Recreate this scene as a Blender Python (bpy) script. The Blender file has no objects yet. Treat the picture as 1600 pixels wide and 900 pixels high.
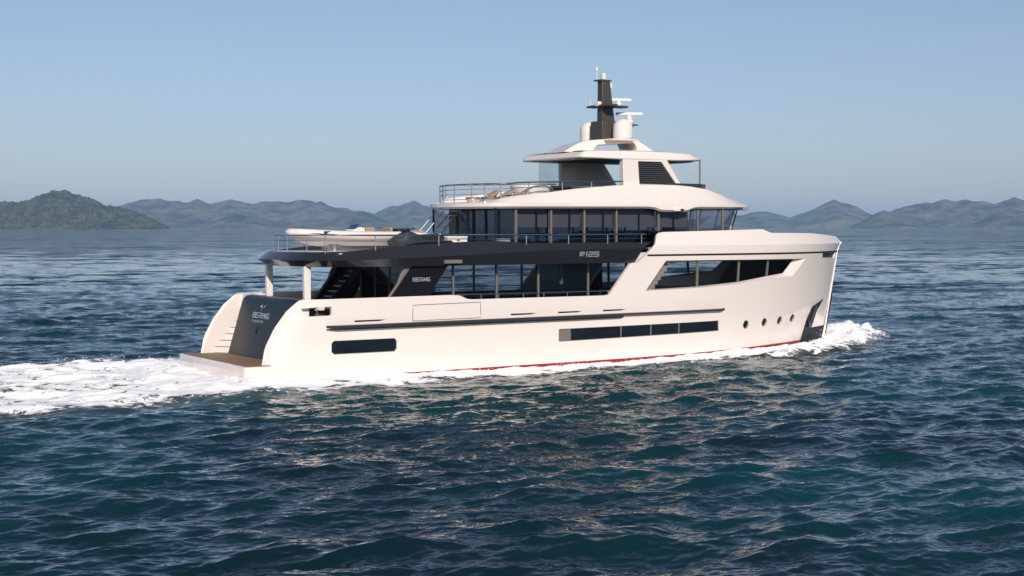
import bpy, bmesh, math, random
import numpy as np
from mathutils import Vector, Matrix
from mathutils.geometry import delaunay_2d_cdt

random.seed(7); RNG = np.random.default_rng(11)
S = bpy.context.scene
COL = S.collection
R = math.radians

# ------------------------------------------------------------------ camera
F_PX = 2277.0
TH = R(32.7)                                   # yacht heading against the picture plane
cam_d = bpy.data.cameras.new("camera")
cam_d.sensor_width = 36.0
cam_d.lens = 36.0 * F_PX / 1600.0
cam_d.clip_start = 0.5; cam_d.clip_end = 60000
cam = bpy.data.objects.new("camera", cam_d); COL.objects.link(cam)
CAM = Vector((-24.222, -63.231, 6.5))
cam.location = CAM
VIEW = Vector((math.sin(TH), math.cos(TH), 0))   # horizontal view direction
pitch = math.atan(95.0 / F_PX)
look = Vector((VIEW.x * math.cos(pitch), VIEW.y * math.cos(pitch), -math.sin(pitch)))
cam.rotation_euler = look.to_track_quat('-Z', 'Y').to_euler()
S.camera = cam

# ------------------------------------------------------------------ sky and sun
SUN_EL = R(29.0)
SUN_TO = Vector((-math.sin(R(23)), -math.cos(R(23)), 0))   # horizontal direction towards the sun
W = bpy.data.worlds.new("World"); S.world = W; W.use_nodes = True
nt = W.node_tree; nt.nodes.clear()
sky = nt.nodes.new("ShaderNodeTexSky"); sky.sky_type = 'NISHITA'; sky.sun_disc = False
sky.sun_elevation = SUN_EL
sky.sun_rotation = math.atan2(SUN_TO.x, SUN_TO.y)
sky.air_density = 1.0; sky.dust_density = 0.5; sky.ozone_density = 5.8
bg = nt.nodes.new("ShaderNodeBackground"); bg.inputs[1].default_value = 0.091
wo = nt.nodes.new("ShaderNodeOutputWorld")
tint = nt.nodes.new("ShaderNodeMix"); tint.data_type = 'RGBA'; tint.blend_type = 'MULTIPLY'; tint.inputs[0].default_value = 1.0
tint.inputs[7].default_value = (1.04, 0.95, 0.97, 1)
nt.links.new(sky.outputs[0], tint.inputs[6]); hs = nt.nodes.new("ShaderNodeHueSaturation"); hs.inputs["Saturation"].default_value = 0.82; hs.inputs["Value"].default_value = 1.0
nt.links.new(tint.outputs[2], hs.inputs["Color"]); nt.links.new(hs.outputs[0], bg.inputs[0]); nt.links.new(bg.outputs[0], wo.inputs[0])

sun_d = bpy.data.lights.new("sun", 'SUN'); sun_d.energy = 4.15; sun_d.angle = R(0.53); sun_d.color = (1.0, 0.90, 0.81)
sun = bpy.data.objects.new("sun", sun_d); COL.objects.link(sun)
sun_vec = Vector((SUN_TO.x * math.cos(SUN_EL), SUN_TO.y * math.cos(SUN_EL), math.sin(SUN_EL)))
sun.rotation_euler = sun_vec.to_track_quat('Z', 'Y').to_euler(); sun.location = (0, 0, 60)

S.view_settings.view_transform = 'Standard'; S.view_settings.look = 'None'
S.view_settings.exposure = 0.0; S.view_settings.gamma = 1.0
S.view_settings.use_curve_mapping = False
S.render.resolution_x = 1024; S.render.resolution_y = 576
S.cycles.max_bounces = 10; S.cycles.transparent_max_bounces = 24; S.cycles.volume_bounces = 1
S.cycles.caustics_reflective = False; S.cycles.caustics_refractive = False

# ------------------------------------------------------------------ materials
def mat(name, col, rough=0.5, metal=0.0, spec=0.5, coat=0.0, var=0.0, vscale=3.0, bump=0.0, bscale=20.0, ior=1.45):
    m = bpy.data.materials.new(name); m.use_nodes = True
    n = m.node_tree; b = n.nodes["Principled BSDF"]
    b.inputs["Base Color"].default_value = (*col, 1); b.inputs["Roughness"].default_value = rough
    b.inputs["Metallic"].default_value = metal; b.inputs["IOR"].default_value = ior
    b.inputs["Specular IOR Level"].default_value = spec
    b.inputs["Coat Weight"].default_value = coat; b.inputs["Coat Roughness"].default_value = 0.04
    if var > 0 or bump > 0:
        tc = n.nodes.new("ShaderNodeTexCoord")
    if var > 0:
        no = n.nodes.new("ShaderNodeTexNoise"); no.inputs["Scale"].default_value = vscale; no.inputs["Detail"].default_value = 6
        n.links.new(tc.outputs["Object"], no.inputs["Vector"])
        mx = n.nodes.new("ShaderNodeMix"); mx.data_type = 'RGBA'
        mx.inputs[6].default_value = (*[c * (1 - var) for c in col], 1)
        mx.inputs[7].default_value = (*[min(1, c * (1 + var)) for c in col], 1)
        n.links.new(no.outputs["Fac"], mx.inputs[0]); n.links.new(mx.outputs[2], b.inputs["Base Color"])
    if bump > 0:
        n2 = n.nodes.new("ShaderNodeTexNoise"); n2.inputs["Scale"].default_value = bscale; n2.inputs["Detail"].default_value = 4
        n.links.new(tc.outputs["Object"], n2.inputs["Vector"])
        bp = n.nodes.new("ShaderNodeBump"); bp.inputs["Strength"].default_value = bump; bp.inputs["Distance"].default_value = 0.02
        n.links.new(n2.outputs["Fac"], bp.inputs["Height"]); n.links.new(bp.outputs[0], b.inputs["Normal"])
    return m

WHITE = mat("white_gelcoat", (0.795, 0.725, 0.668), 0.2, coat=0.6, var=0.025, vscale=0.5, bump=0.25, bscale=0.9)
WHITE2 = mat("white_paint", (0.78, 0.735, 0.69), 0.4, var=0.03, vscale=2)
DECKW = mat("white_deck", (0.62, 0.61, 0.59), 0.6, var=0.06, vscale=4)
BLACK = mat("black_gloss_paint", (0.020, 0.021, 0.024), 0.16, coat=0.5)
GREYD = mat("dark_grey_paint", (0.034, 0.037, 0.042), 0.22, coat=0.4, var=0.05)
MASTM = mat("mast_paint", (0.062, 0.054, 0.048), 0.42, var=0.1, vscale=4)
TRANSM = mat("transom_paint", (0.016, 0.021, 0.026), 0.3, spec=0.3)
SLAT = mat("louvre_slat", (0.075, 0.08, 0.09), 0.35)
ANCH = mat("anchor_galvanised", (0.10, 0.105, 0.115), 0.4, metal=0.7)
WINGB = mat("black_wing_panel", (0.006, 0.006, 0.008), 0.45, spec=0.25)
BLACKM = mat("black_matt", (0.010, 0.010, 0.011), 0.55)
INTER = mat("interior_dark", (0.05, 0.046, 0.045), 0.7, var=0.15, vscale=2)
GREYP = mat("panel_grey", (0.55, 0.49, 0.50), 0.8, var=0.06, vscale=8)  # grey of the added panels behind the glass, also of the partitions
BRONZE = mat("bronze_mullion", (0.22, 0.19, 0.165), 0.42, metal=0.25, var=0.06)
STEEL = mat("stainless_steel", (0.62, 0.63, 0.65), 0.2, metal=1.0)
RED = mat("red_antifouling", (0.26, 0.010, 0.016), 0.4, var=0.12, vscale=3)
TAN = mat("tan_cushion", (0.36, 0.27, 0.195), 0.8, var=0.12, vscale=9)
ORANGE = mat("ochre_cushion", (0.45, 0.24, 0.08), 0.75, var=0.12, vscale=7)
LILAC = mat("lilac_plastic", (0.20, 0.185, 0.25), 0.35)
CREAM = mat("cream_rubber", (0.74, 0.68, 0.62), 0.5, var=0.05)
BLUEG = mat("blue_screen", (0.03, 0.055, 0.09), 0.15)
BEIGE = mat("beige_step", (0.42, 0.36, 0.31), 0.6, var=0.08)
RUBBER = mat("dark_rubber", (0.018, 0.018, 0.018), 0.6)
LETTER = mat("silver_letter", (0.47, 0.49, 0.51), 0.35, metal=0.2)
STEMM = mat("stem_plate_paint", (0.010, 0.013, 0.020), 0.5, spec=0.2, var=0.2, vscale=2)

def teak():
    m = mat("teak_planks", (0.25, 0.165, 0.10), 0.65, var=0.22, vscale=6)
    n = m.node_tree; b = n.nodes["Principled BSDF"]
    tc = n.nodes.new("ShaderNodeTexCoord"); sp = n.nodes.new("ShaderNodeSeparateXYZ")
    n.links.new(tc.outputs["Object"], sp.inputs[0])
    a = n.nodes.new("ShaderNodeMath"); a.operation = 'MULTIPLY'; a.inputs[1].default_value = 1 / 0.085
    n.links.new(sp.outputs["X"], a.inputs[0])
    f = n.nodes.new("ShaderNodeMath"); f.operation = 'FRACT'; n.links.new(a.outputs[0], f.inputs[0])
    g = n.nodes.new("ShaderNodeMath"); g.operation = 'LESS_THAN'; g.inputs[1].default_value = 0.08
    n.links.new(f.outputs[0], g.inputs[0])
    mx = n.nodes.new("ShaderNodeMix"); mx.data_type = 'RGBA'; mx.inputs[7].default_value = (0.05, 0.04, 0.03, 1)
    src = b.inputs["Base Color"].links[0].from_socket
    n.links.new(src, mx.inputs[6]); n.links.new(g.outputs[0], mx.inputs[0]); n.links.new(mx.outputs[2], b.inputs["Base Color"])
    return m
TEAK = teak()

def glass(name, tint, refl=1.0):
    m = bpy.data.materials.new(name); m.use_nodes = True; n = m.node_tree; n.nodes.clear()
    o = n.nodes.new("ShaderNodeOutputMaterial"); t = n.nodes.new("ShaderNodeBsdfTransparent"); t.inputs[0].default_value = (*tint, 1)
    g = n.nodes.new("ShaderNodeBsdfGlossy"); g.inputs["Roughness"].default_value = 0.015; g.inputs[0].default_value = (0.9, 0.92, 0.95, 1)
    fr = n.nodes.new("ShaderNodeFresnel"); fr.inputs[0].default_value = 1.45
    mu = n.nodes.new("ShaderNodeMath"); mu.operation = 'MULTIPLY'; mu.inputs[1].default_value = refl
    mx = n.nodes.new("ShaderNodeMixShader")
    n.links.new(fr.outputs[0], mu.inputs[0]); n.links.new(mu.outputs[0], mx.inputs[0])
    n.links.new(t.outputs[0], mx.inputs[1]); n.links.new(g.outputs[0], mx.inputs[2]); n.links.new(mx.outputs[0], o.inputs[0])
    return m
GLASS = glass("tinted_glass", (0.76, 0.78, 0.80), 0.5)
GLASSC = glass("clear_screen", (0.85, 0.88, 0.9), 1.0)
GLASSD = glass("wheelhouse_glass", (0.58, 0.60, 0.63), 0.6)
DGLASS = mat("dark_hull_glass", (0.008, 0.012, 0.018), 0.03, spec=0.9)

# ------------------------------------------------------------------ mesh helpers
def link(o, parent=None):
    COL.objects.link(o)
    if parent is not None: o.parent = parent
    return o

def mk(name, verts, faces, m, parent=None, angle=32, bevel=0.0, seg=2, smooth=True):
    me = bpy.data.meshes.new(name)
    me.from_pydata([tuple(v) for v in verts], [], [tuple(f) for f in faces])
    bm = bmesh.new(); bm.from_mesh(me); bmesh.ops.recalc_face_normals(bm, faces=bm.faces); bm.to_mesh(me); bm.free()
    if smooth:
        me.shade_smooth(); me.set_sharp_from_angle(angle=R(angle))
    me.materials.append(m)
    o = bpy.data.objects.new(name, me); link(o, parent)
    if bevel > 0:
        b = o.modifiers.new("bevel", 'BEVEL'); b.width = bevel; b.segments = seg; b.limit_method = 'ANGLE'; b.angle_limit = R(30)
        b.harden_normals = False
    return o

class MB:
    def __init__(s): s.v = []; s.f = []
    def add(s, v, f):
        n = len(s.v); s.v += [tuple(p) for p in v]; s.f += [tuple(i + n for i in q) for q in f]; return s
    def box(s, x0, x1, y0, y1, z0, z1):
        v = [(x, y, z) for z in (z0, z1) for y in (y0, y1) for x in (x0, x1)]
        return s.add(v, [(0, 2, 3, 1), (4, 5, 7, 6), (0, 1, 5, 4), (1, 3, 7, 5), (3, 2, 6, 7), (2, 0, 4, 6)])
    def prism(s, poly, fa, fb):
        n = len(poly); v = [fa(p) for p in poly] + [fb(p) for p in poly]
        return s.add(v, [tuple(range(n - 1, -1, -1)), tuple(range(n, 2 * n))] + [(i, (i + 1) % n, n + (i + 1) % n, n + i) for i in range(n)])
    def xz(s, poly, y0, y1): return s.prism(poly, lambda p: (p[0], y0, p[1]), lambda p: (p[0], y1, p[1]))
    def xy(s, poly, z0, z1): return s.prism(poly, lambda p: (p[0], p[1], z0), lambda p: (p[0], p[1], z1))
    def tube(s, pts, r, n=8, closed=False):
        pts = [Vector(p) for p in pts]; rr = r if isinstance(r, (list, tuple)) else [r] * len(pts)
        base = len(s.v); m = len(pts)
        for i, p in enumerate(pts):
            a = pts[max(i - 1, 0)]; b = pts[min(i + 1, m - 1)]
            t = (b - a).normalized(); u = t.cross(Vector((0, 0, 1)))
            if u.length < 0.05: u = t.cross(Vector((1, 0, 0)))
            u.normalize(); w = t.cross(u).normalized()
            for k in range(n):
                an = 2 * math.pi * k / n; s.v.append(tuple(p + (u * math.cos(an) + w * math.sin(an)) * rr[i]))
        for i in range(m - 1):
            for k in range(n):
                a = base + i * n + k; b = base + i * n + (k + 1) % n
                s.f.append((a, b, b + n, a + n))
        s.f.append(tuple(base + k for k in range(n - 1, -1, -1))); s.f.append(tuple(base + (m - 1) * n + k for k in range(n)))
        return s
    def lathe(s, c, prof, n=28):
        base = len(s.v)
        for r, z in prof:
            for k in range(n):
                an = 2 * math.pi * k / n; s.v.append((c[0] + r * math.cos(an), c[1] + r * math.sin(an), c[2] + z))
        for i in range(len(prof) - 1):
            for k in range(n):
                a = base + i * n + k; b = base + i * n + (k + 1) % n; s.f.append((a, b, b + n, a + n))
        s.f.append(tuple(base + k for k in range(n - 1, -1, -1)))
        s.f.append(tuple(base + (len(prof) - 1) * n + k for k in range(n)))
        return s
    def loft(s, rings, closed=True, cap=True):
        base = len(s.v); n = len(rings[0])
        for r in rings: s.v += [tuple(p) for p in r]
        for i in range(len(rings) - 1):
            for k in range(n if closed else n - 1):
                a = base + i * n + k; b = base + i * n + (k + 1) % n; s.f.append((a, b, b + n, a + n))
        if cap:
            s.f.append(tuple(base + k for k in range(n - 1, -1, -1))); s.f.append(tuple(base + (len(rings) - 1) * n + k for k in range(n)))
        return s
    def build(s, name, m, parent=None, whole=False, **k):
        """one object per loose piece (whole=True keeps a pattern or a welded fitting together)"""
        if whole: return mk(name, s.v, s.f, m, parent, **k)
        par = list(range(len(s.v)))
        def find(i):
            while par[i] != i: par[i] = par[par[i]]; i = par[i]
            return i
        for f in s.f:
            a = find(f[0])
            for i in f[1:]: par[find(i)] = a
        groups = {}
        for f in s.f: groups.setdefault(find(f[0]), []).append(f)
        first = None
        for fs in groups.values():
            ids = sorted({i for f in fs for i in f}); mp = {i: n for n, i in enumerate(ids)}
            o = mk(name, [s.v[i] for i in ids], [tuple(mp[i] for i in f) for f in fs], m, parent, **k)
            first = first or o
        return first

def empty(name, loc=(0, 0, 0), rz=0.0):
    o = bpy.data.objects.new(name, None); o.location = loc; o.rotation_euler = (0, 0, rz); o.empty_display_size = 0.3
    return link(o)
def tag(o, label=None, cat=None, group=None, kind=None):
    if label: o["label"] = label
    if cat: o["category"] = cat
    if group: o["group"] = group
    if kind: o["kind"] = kind
    return o
def interp(x, xs, ys): return float(np.interp(x, xs, ys))
def smooth_line(pts, n=6):
    """Catmull-Rom through points"""
    P = [Vector(p) for p in pts]; out = []
    for i in range(len(P) - 1):
        a = P[max(i - 1, 0)]; b = P[i]; c = P[i + 1]; d = P[min(i + 2, len(P) - 1)]
        for k in range(n):
            t = k / n
            out.append(0.5 * ((2 * b) + (c - a) * t + (2 * a - 5 * b + 4 * c - d) * t * t + (3 * b - a - 3 * c + d) * t ** 3))
    out.append(P[-1]); return out

# ------------------------------------------------------------------ sea
def vnoise(x, y, seed=0):
    xi = np.floor(x).astype(np.int64); yi = np.floor(y).astype(np.int64); fx = x - xi; fy = y - yi
    fx = fx * fx * (3 - 2 * fx); fy = fy * fy * (3 - 2 * fy)
    def h(a, b):
        n = (a * 374761393 + b * 668265263 + seed * 974711) & 0x7fffffff
        n = ((n ^ (n >> 13)) * 1274126177) & 0x7fffffff
        n = (n ^ (n >> 16)) & 0xffff
        return n / 65535.0
    return (h(xi, yi) * (1 - fx) + h(xi + 1, yi) * fx) * (1 - fy) + (h(xi, yi + 1) * (1 - fx) + h(xi + 1, yi + 1) * fx) * fy
def fbm(x, y, o=4, seed=0):
    s = 0; a = 0.5; t = 0
    for i in range(o):
        s = s + a * vnoise(x * 2 ** i + 17.3 * i, y * 2 ** i + 5.1 * i, seed + i); t += a; a *= 0.5
    return s / t

SEA_Z = -0.37
NW = 260
lam = np.exp(RNG.uniform(np.log(0.17), np.log(14.0), NW)); lam.sort()
wdir = math.atan2(VIEW.y, VIEW.x) + R(205) + RNG.normal(0, R(29), NW)
slope = 0.0225 * np.interp(np.log(lam), np.log([.17, .3, .5, .8, 2.1, 3.6, 6, 14]), [.42, .62, .95, 1.3, 1.35, .80, .42, .22])
wk = 2 * np.pi / lam; wph = RNG.uniform(0, 2 * np.pi, NW); wa = slope / wk
def waves(x, y, sp):
    """Gerstner sum; sp = local mesh spacing (waves too short for it are left out)"""
    dx = np.zeros_like(x); dy = np.zeros_like(x); dz = np.zeros_like(x)
    gust = 0.75 + 0.5 * fbm(x / 23.0, y / 23.0, 3, 40)
    for i in range(NW):
        c, s = math.cos(wdir[i]), math.sin(wdir[i])
        wgt = np.clip((lam[i] / sp - 2.2) / 2.0, 0, 1)
        if not wgt.any(): continue
        ph = wk[i] * (c * x + s * y) + wph[i]
        cs = np.cos(ph); sn = np.sin(ph); a = wa[i] * wgt * (gust if lam[i] < 5 else 1.0)
        q = 0.9
        dz += a * cs; dx -= q * a * c * sn; dy -= q * a * s * sn
    return dx, dy, dz

def water_material():
    m = bpy.data.materials.new("sea_water"); m.use_nodes = True; n = m.node_tree; b = n.nodes["Principled BSDF"]
    b.inputs["Roughness"].default_value = 0.045; b.inputs["IOR"].default_value = 1.333
    tc = n.nodes.new("ShaderNodeTexCoord")
    no = n.nodes.new("ShaderNodeTexNoise"); no.inputs["Scale"].default_value = 0.055; no.inputs["Detail"].default_value = 3
    n.links.new(tc.outputs["Object"], no.inputs["Vector"])
    cr = n.nodes.new("ShaderNodeValToRGB")
    cr.color_ramp.elements[0].position = 0.38; cr.color_ramp.elements[0].color = (0.003, 0.0165, 0.022, 1)
    cr.color_ramp.elements[1].position = 0.66; cr.color_ramp.elements[1].color = (0.002, 0.046, 0.054, 1)
    n.links.new(no.outputs["Fac"], cr.inputs[0]); n.links.new(cr.outputs[0], b.inputs["Base Color"])
    def nz(sc, det, stretch):
        mp = n.nodes.new("ShaderNodeMapping"); mp.inputs["Scale"].default_value = stretch; mp.inputs["Rotation"].default_value = (0, 0, TH)
        n.links.new(tc.outputs["Object"], mp.inputs["Vector"])
        t = n.nodes.new("ShaderNodeTexNoise"); t.inputs["Scale"].default_value = sc; t.inputs["Detail"].default_value = det
        t.inputs["Roughness"].default_value = 0.6
        n.links.new(mp.outputs[0], t.inputs["Vector"]); return t
    a = nz(3.0, 1.2, (0.75, 1.25, 1)); c = nz(0.7, 2, (0.75, 1.3, 1))
    b1 = n.nodes.new("ShaderNodeBump"); b1.inputs["Strength"].default_value = 1.0; b1.inputs["Distance"].default_value = 0.055
    b2 = n.nodes.new("ShaderNodeBump"); b2.inputs["Strength"].default_value = 1.0; b2.inputs["Distance"].default_value = 0.10
    n.links.new(c.outputs["Fac"], b2.inputs["Height"]); n.links.new(a.outputs["Fac"], b1.inputs["Height"])
    # random slopes of the ripples too small for the mesh
    # (they take over gradually where the mesh waves become too coarse, well beyond the yacht)
    ds = n.nodes.new("ShaderNodeVectorMath"); ds.operation = 'DISTANCE'; ds.inputs[1].default_value = (CAM.x, CAM.y, 0); n.links.new(tc.outputs["Object"], ds.inputs[0])
    fd = n.nodes.new("ShaderNodeMapRange"); fd.interpolation_type = 'SMOOTHSTEP'; fd.inputs[1].default_value = 55; fd.inputs[2].default_value = 230; n.links.new(ds.outputs["Value"], fd.inputs[0])
    ge = n.nodes.new("ShaderNodeNewGeometry"); prev = ge.outputs["Normal"]
    for sc, det, k, st in ((.011, 3, .9, (.6, 1.6, 1)), (.032, 4, 1.3, (.7, 1.6, 1)), (.13, 6, 2.2, (.7, 1.4, 1))):
        t = nz(sc, det, st)
        sb = n.nodes.new("ShaderNodeVectorMath"); sb.operation = 'SUBTRACT'; sb.inputs[1].default_value = (.5, .5, .5)
        n.links.new(t.outputs["Color"], sb.inputs[0])
        ml = n.nodes.new("ShaderNodeVectorMath"); ml.operation = 'MULTIPLY'; ml.inputs[1].default_value = (k, k, 0); n.links.new(sb.outputs[0], ml.inputs[0])
        if sc == .13:      # gusts: patches of rougher and of calmer water
            gu = nz(.022, 4, (.6, 1.5, 1)); gr = n.nodes.new("ShaderNodeMapRange"); gr.inputs[1].default_value = .36; gr.inputs[2].default_value = .64
            gr.inputs[3].default_value = .3; gr.inputs[4].default_value = 1.7; n.links.new(gu.outputs["Fac"], gr.inputs[0])
            gm = n.nodes.new("ShaderNodeVectorMath"); gm.operation = 'SCALE'; n.links.new(ml.outputs[0], gm.inputs[0]); n.links.new(gr.outputs[0], gm.inputs["Scale"]); ml = gm
        fs = n.nodes.new("ShaderNodeVectorMath"); fs.operation = 'SCALE'; n.links.new(ml.outputs[0], fs.inputs[0]); n.links.new(fd.outputs[0], fs.inputs["Scale"]); ml = fs
        ad = n.nodes.new("ShaderNodeVectorMath"); ad.operation = 'ADD'; n.links.new(prev, ad.inputs[0]); n.links.new(ml.outputs[0], ad.inputs[1]); prev = ad.outputs[0]
    no_ = n.nodes.new("ShaderNodeVectorMath"); no_.operation = 'NORMALIZE'; n.links.new(prev, no_.inputs[0])
    n.links.new(no_.outputs[0], b2.inputs["Normal"])
    n.links.new(b2.outputs[0], b1.inputs["Normal"]); n.links.new(b1.outputs[0], b.inputs["Normal"])
    return m

def build_sea():
    az0 = math.atan2(VIEW.y, VIEW.x)
    fine = np.linspace(-22.5, 22.5, 840); coarse = np.linspace(22.5, 337.5, 90)[1:]
    az = az0 + np.radians(np.concatenate([fine, coarse]))
    H = CAM.z - SEA_Z
    dep = np.concatenate([np.linspace(70, 16, 36)[:-1], np.linspace(16, 0.06, 1050), [0.045, 0.035, 0.028]])
    r = H / np.tan(np.radians(dep))
    A, Rr = np.meshgrid(az, r)
    x = CAM.x + Rr * np.cos(A); y = CAM.y + Rr * np.sin(A)
    sr = np.gradient(r)[:, None] * np.ones_like(A)
    sa = Rr * np.abs(np.concatenate([np.full(840, R(45 / 839)), np.full(89, R(315 / 89))]))[None, :]
    sp = np.maximum(sr * 0.4, sa)
    dx, dy, dz = waves(x, y, sp)
    V = np.stack([x + dx, y + dy, SEA_Z + dz], -1).reshape(-1, 3)
    nr, na = A.shape
    i = np.arange(nr - 1)[:, None]; k = np.arange(na)[None, :]; k2 = (k + 1) % na
    q = np.stack([i * na + k, i * na + k2, (i + 1) * na + k2, (i + 1) * na + k], -1).reshape(-1, 4)
    me = bpy.data.meshes.new("sea")
    me.vertices.add(len(V)); me.vertices.foreach_set("co", V.ravel().astype(np.float32))
    me.loops.add(q.size); me.loops.foreach_set("vertex_index", q.ravel().astype(np.int32))
    me.polygons.add(len(q)); me.polygons.foreach_set("loop_start", (np.arange(len(q)) * 4).astype(np.int32))
    me.update(calc_edges=True); me.validate(); me.shade_smooth()
    if me.polygons[len(q) // 2].normal.z < 0: me.flip_normals()
    me.materials.append(water_material())
    o = link(bpy.data.objects.new("sea", me)); tag(o, "dark teal rippled open sea around the white yacht", kind="structure")
build_sea()

# ------------------------------------------------------------------ hills and the wooded island
def px_az(px): return math.atan2(VIEW.y, VIEW.x) - math.atan((px - 800) / F_PX)
def hill_mat(name, c0, c1, scale):
    m = bpy.data.materials.new(name); m.use_nodes = True; n = m.node_tree; b = n.nodes["Principled BSDF"]
    b.inputs["Roughness"].default_value = 0.9; b.inputs["Specular IOR Level"].default_value = 0.1
    tc = n.nodes.new("ShaderNodeTexCoord"); no = n.nodes.new("ShaderNodeTexNoise"); no.inputs["Scale"].default_value = scale; no.inputs["Detail"].default_value = 9
    no.inputs["Roughness"].default_value = 0.65
    n.links.new(tc.outputs["Object"], no.inputs["Vector"])
    cr = n.nodes.new("ShaderNodeValToRGB"); cr.color_ramp.elements[0].position = 0.4; cr.color_ramp.elements[1].position = 0.62
    cr.color_ramp.elements[0].color = (*c0, 1); cr.color_ramp.elements[1].color = (*c1, 1)
    n.links.new(no.outputs["Fac"], cr.inputs[0]); n.links.new(cr.outputs[0], b.inputs["Base Color"]); return m
HILLM = hill_mat("far_hill_scrub", (0.010, 0.030, 0.018), (0.17, 0.165, 0.10), 0.008)
HILLM2 = hill_mat("island_scrub", (0.025, 0.038, 0.014), (0.11, 0.10, 0.045), 0.02)

def ridge(name, pts, D, depth, m, seed, rough=1.0, n_az=420, n_r=46):
    """terrain mound whose crest follows a list of (bearing in px, height in px) at distance D"""
    pxs = np.array([p[0] for p in pts], float); es = np.array([p[1] for p in pts], float)
    P = np.linspace(pxs[0], pxs[-1], n_az)
    e = np.interp(P, pxs, es); ker = np.hanning(9); ker /= ker.sum()
    e = np.convolve(np.pad(e, 4, mode='edge'), ker, mode='valid')
    hh = (e / F_PX) * D
    u = np.linspace(0, 1, n_r)
    A = math.atan2(VIEW.y, VIEW.x) - np.arctan((P - 800) / F_PX)
    UU, HH = np.meshgrid(u, hh, indexing='ij'); _, AA = np.meshgrid(u, A, indexing='ij')
    crest = 0.55
    s = np.where(UU < crest, UU / crest, (1 - UU) / (1 - crest))
    sx = AA * D / 300.0; sy = UU * depth / 300.0
    spur = fbm(sx, sy * 0.6, 5, seed) - 0.5
    prof = np.clip(s, 0, 1) ** 0.85
    z = HH * np.clip(prof * (1 + 0.75 * rough * spur * (1 - prof) * 2), -0.1, 1.0 + 0.02) * 1.0
    z += HH * 0.05 * rough * (fbm(sx * 5, sy * 5, 3, seed + 9) - 0.5) * 2 * np.sqrt(np.clip(s, 0, 1))
    rr = D - depth * crest + UU * depth
    z = z + (SEA_Z + CAM.z * 0) - 6 * (s <= 0.001)
    z = np.maximum(z, SEA_Z - 6)
    X = CAM.x + rr * np.cos(AA); Y = CAM.y + rr * np.sin(AA)
    V = np.stack([X, Y, z], -1).reshape(-1, 3)
    na = n_az; i = np.arange(n_r - 1)[:, None]; k = np.arange(na - 1)[None, :]
    q = np.stack([i * na + k, (i + 1) * na + k, (i + 1) * na + k + 1, i * na + k + 1], -1).reshape(-1, 4)
    o = mk(name, V.tolist(), q.tolist(), m, angle=180)
    tag(o, kind="structure")
    return o, (X, Y, z, s)
HOR = 355
far_l = [(120, 6), (150, 22), (190, 36), (205, 39), (225, 42), (248, 44.5), (270, 42), (290, 40), (300, 43), (311, 44), (331, 37), (362, 44.5), (394, 37.5), (412, 41),
         (432, 42.5), (450, 39.3), (465, 43.5), (485, 42.5), (494, 39.3), (502, 42.5), (525, 31.3), (540, 32), (560, 25), (585, 16), (600, 9), (620, 3)]
far_m = [(545, 3), (575, 15), (590, 25), (607, 32.5), (625, 35.5), (645, 43.7), (660, 36.3), (675, 31.3), (700, 21.3), (725, 11), (760, 6), (800, 9), (860, 14), (900, 8), (940, 3)]
far_r = [(1010, 3), (1060, 12), (1110, 18), (1159, 20), (1175, 25), (1200, 26), (1234, 16.3), (1262, 26.3), (1287, 36.3), (1303, 43.5), (1319, 37.2), (1337, 33.4), (1359, 21.6),
         (1375, 14), (1400, 6)]
far_rr = [(1335, 3), (1375, 16), (1397, 27.2), (1412, 33.4), (1425, 34), (1444, 41.2), (1456, 39), (1478, 43.4), (1494, 39.7), (1512, 42.5), (1537, 40.3), (1553, 36.6), (1584, 44.4), (1600, 41.3),
          (1640, 44), (1700, 36), (1760, 22), (1820, 8), (1850, 2)]
near_a = [(480, 1), (505, 8), (535, 22), (550, 27.5), (562, 27.5), (585, 22), (605, 13), (625, 6), (650, 1)]
near_b = [(215, 1), (240, 7), (265, 13), (285, 10), (305, 4), (330, 9), (352, 18), (370, 23), (395, 20), (420, 13), (445, 6), (470, 1)]
near_c = [(1325, 1), (1350, 14), (1368, 23), (1381, 27), (1395, 25), (1415, 17), (1435, 8), (1455, 1)]
near_d = [(1490, 1), (1520, 10), (1555, 23), (1570, 25), (1590, 21), (1625, 12), (1660, 3)]
for i, (p, D, dp) in enumerate([(far_l, 9600, 1500), (far_m, 10200, 1500), (far_r, 10000, 1500), (far_rr, 9600, 1500),
                                (near_a, 8200, 900), (near_b, 8000, 800), (near_c, 8300, 900), (near_d, 8100, 900)]):
    ridge("hills", p, D, dp, HILLM, 3 + i * 7, rough=1.6)
isl = [(-260, 2), (-200, 14), (-120, 26), (-60, 33), (0, 36.5), (15, 38), (28, 37), (52, 44), (69, 50), (84, 55), (105, 54), (120, 49), (142, 43), (156, 38), (163, 33), (188, 30),
       (216, 22.5), (244, 9.5), (263, 0.5)]
_, (IX, IY, IZ, IS) = ridge("hills", isl, 5500, 900, HILLM2, 91, rough=1.8, n_az=260, n_r=40)

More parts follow.
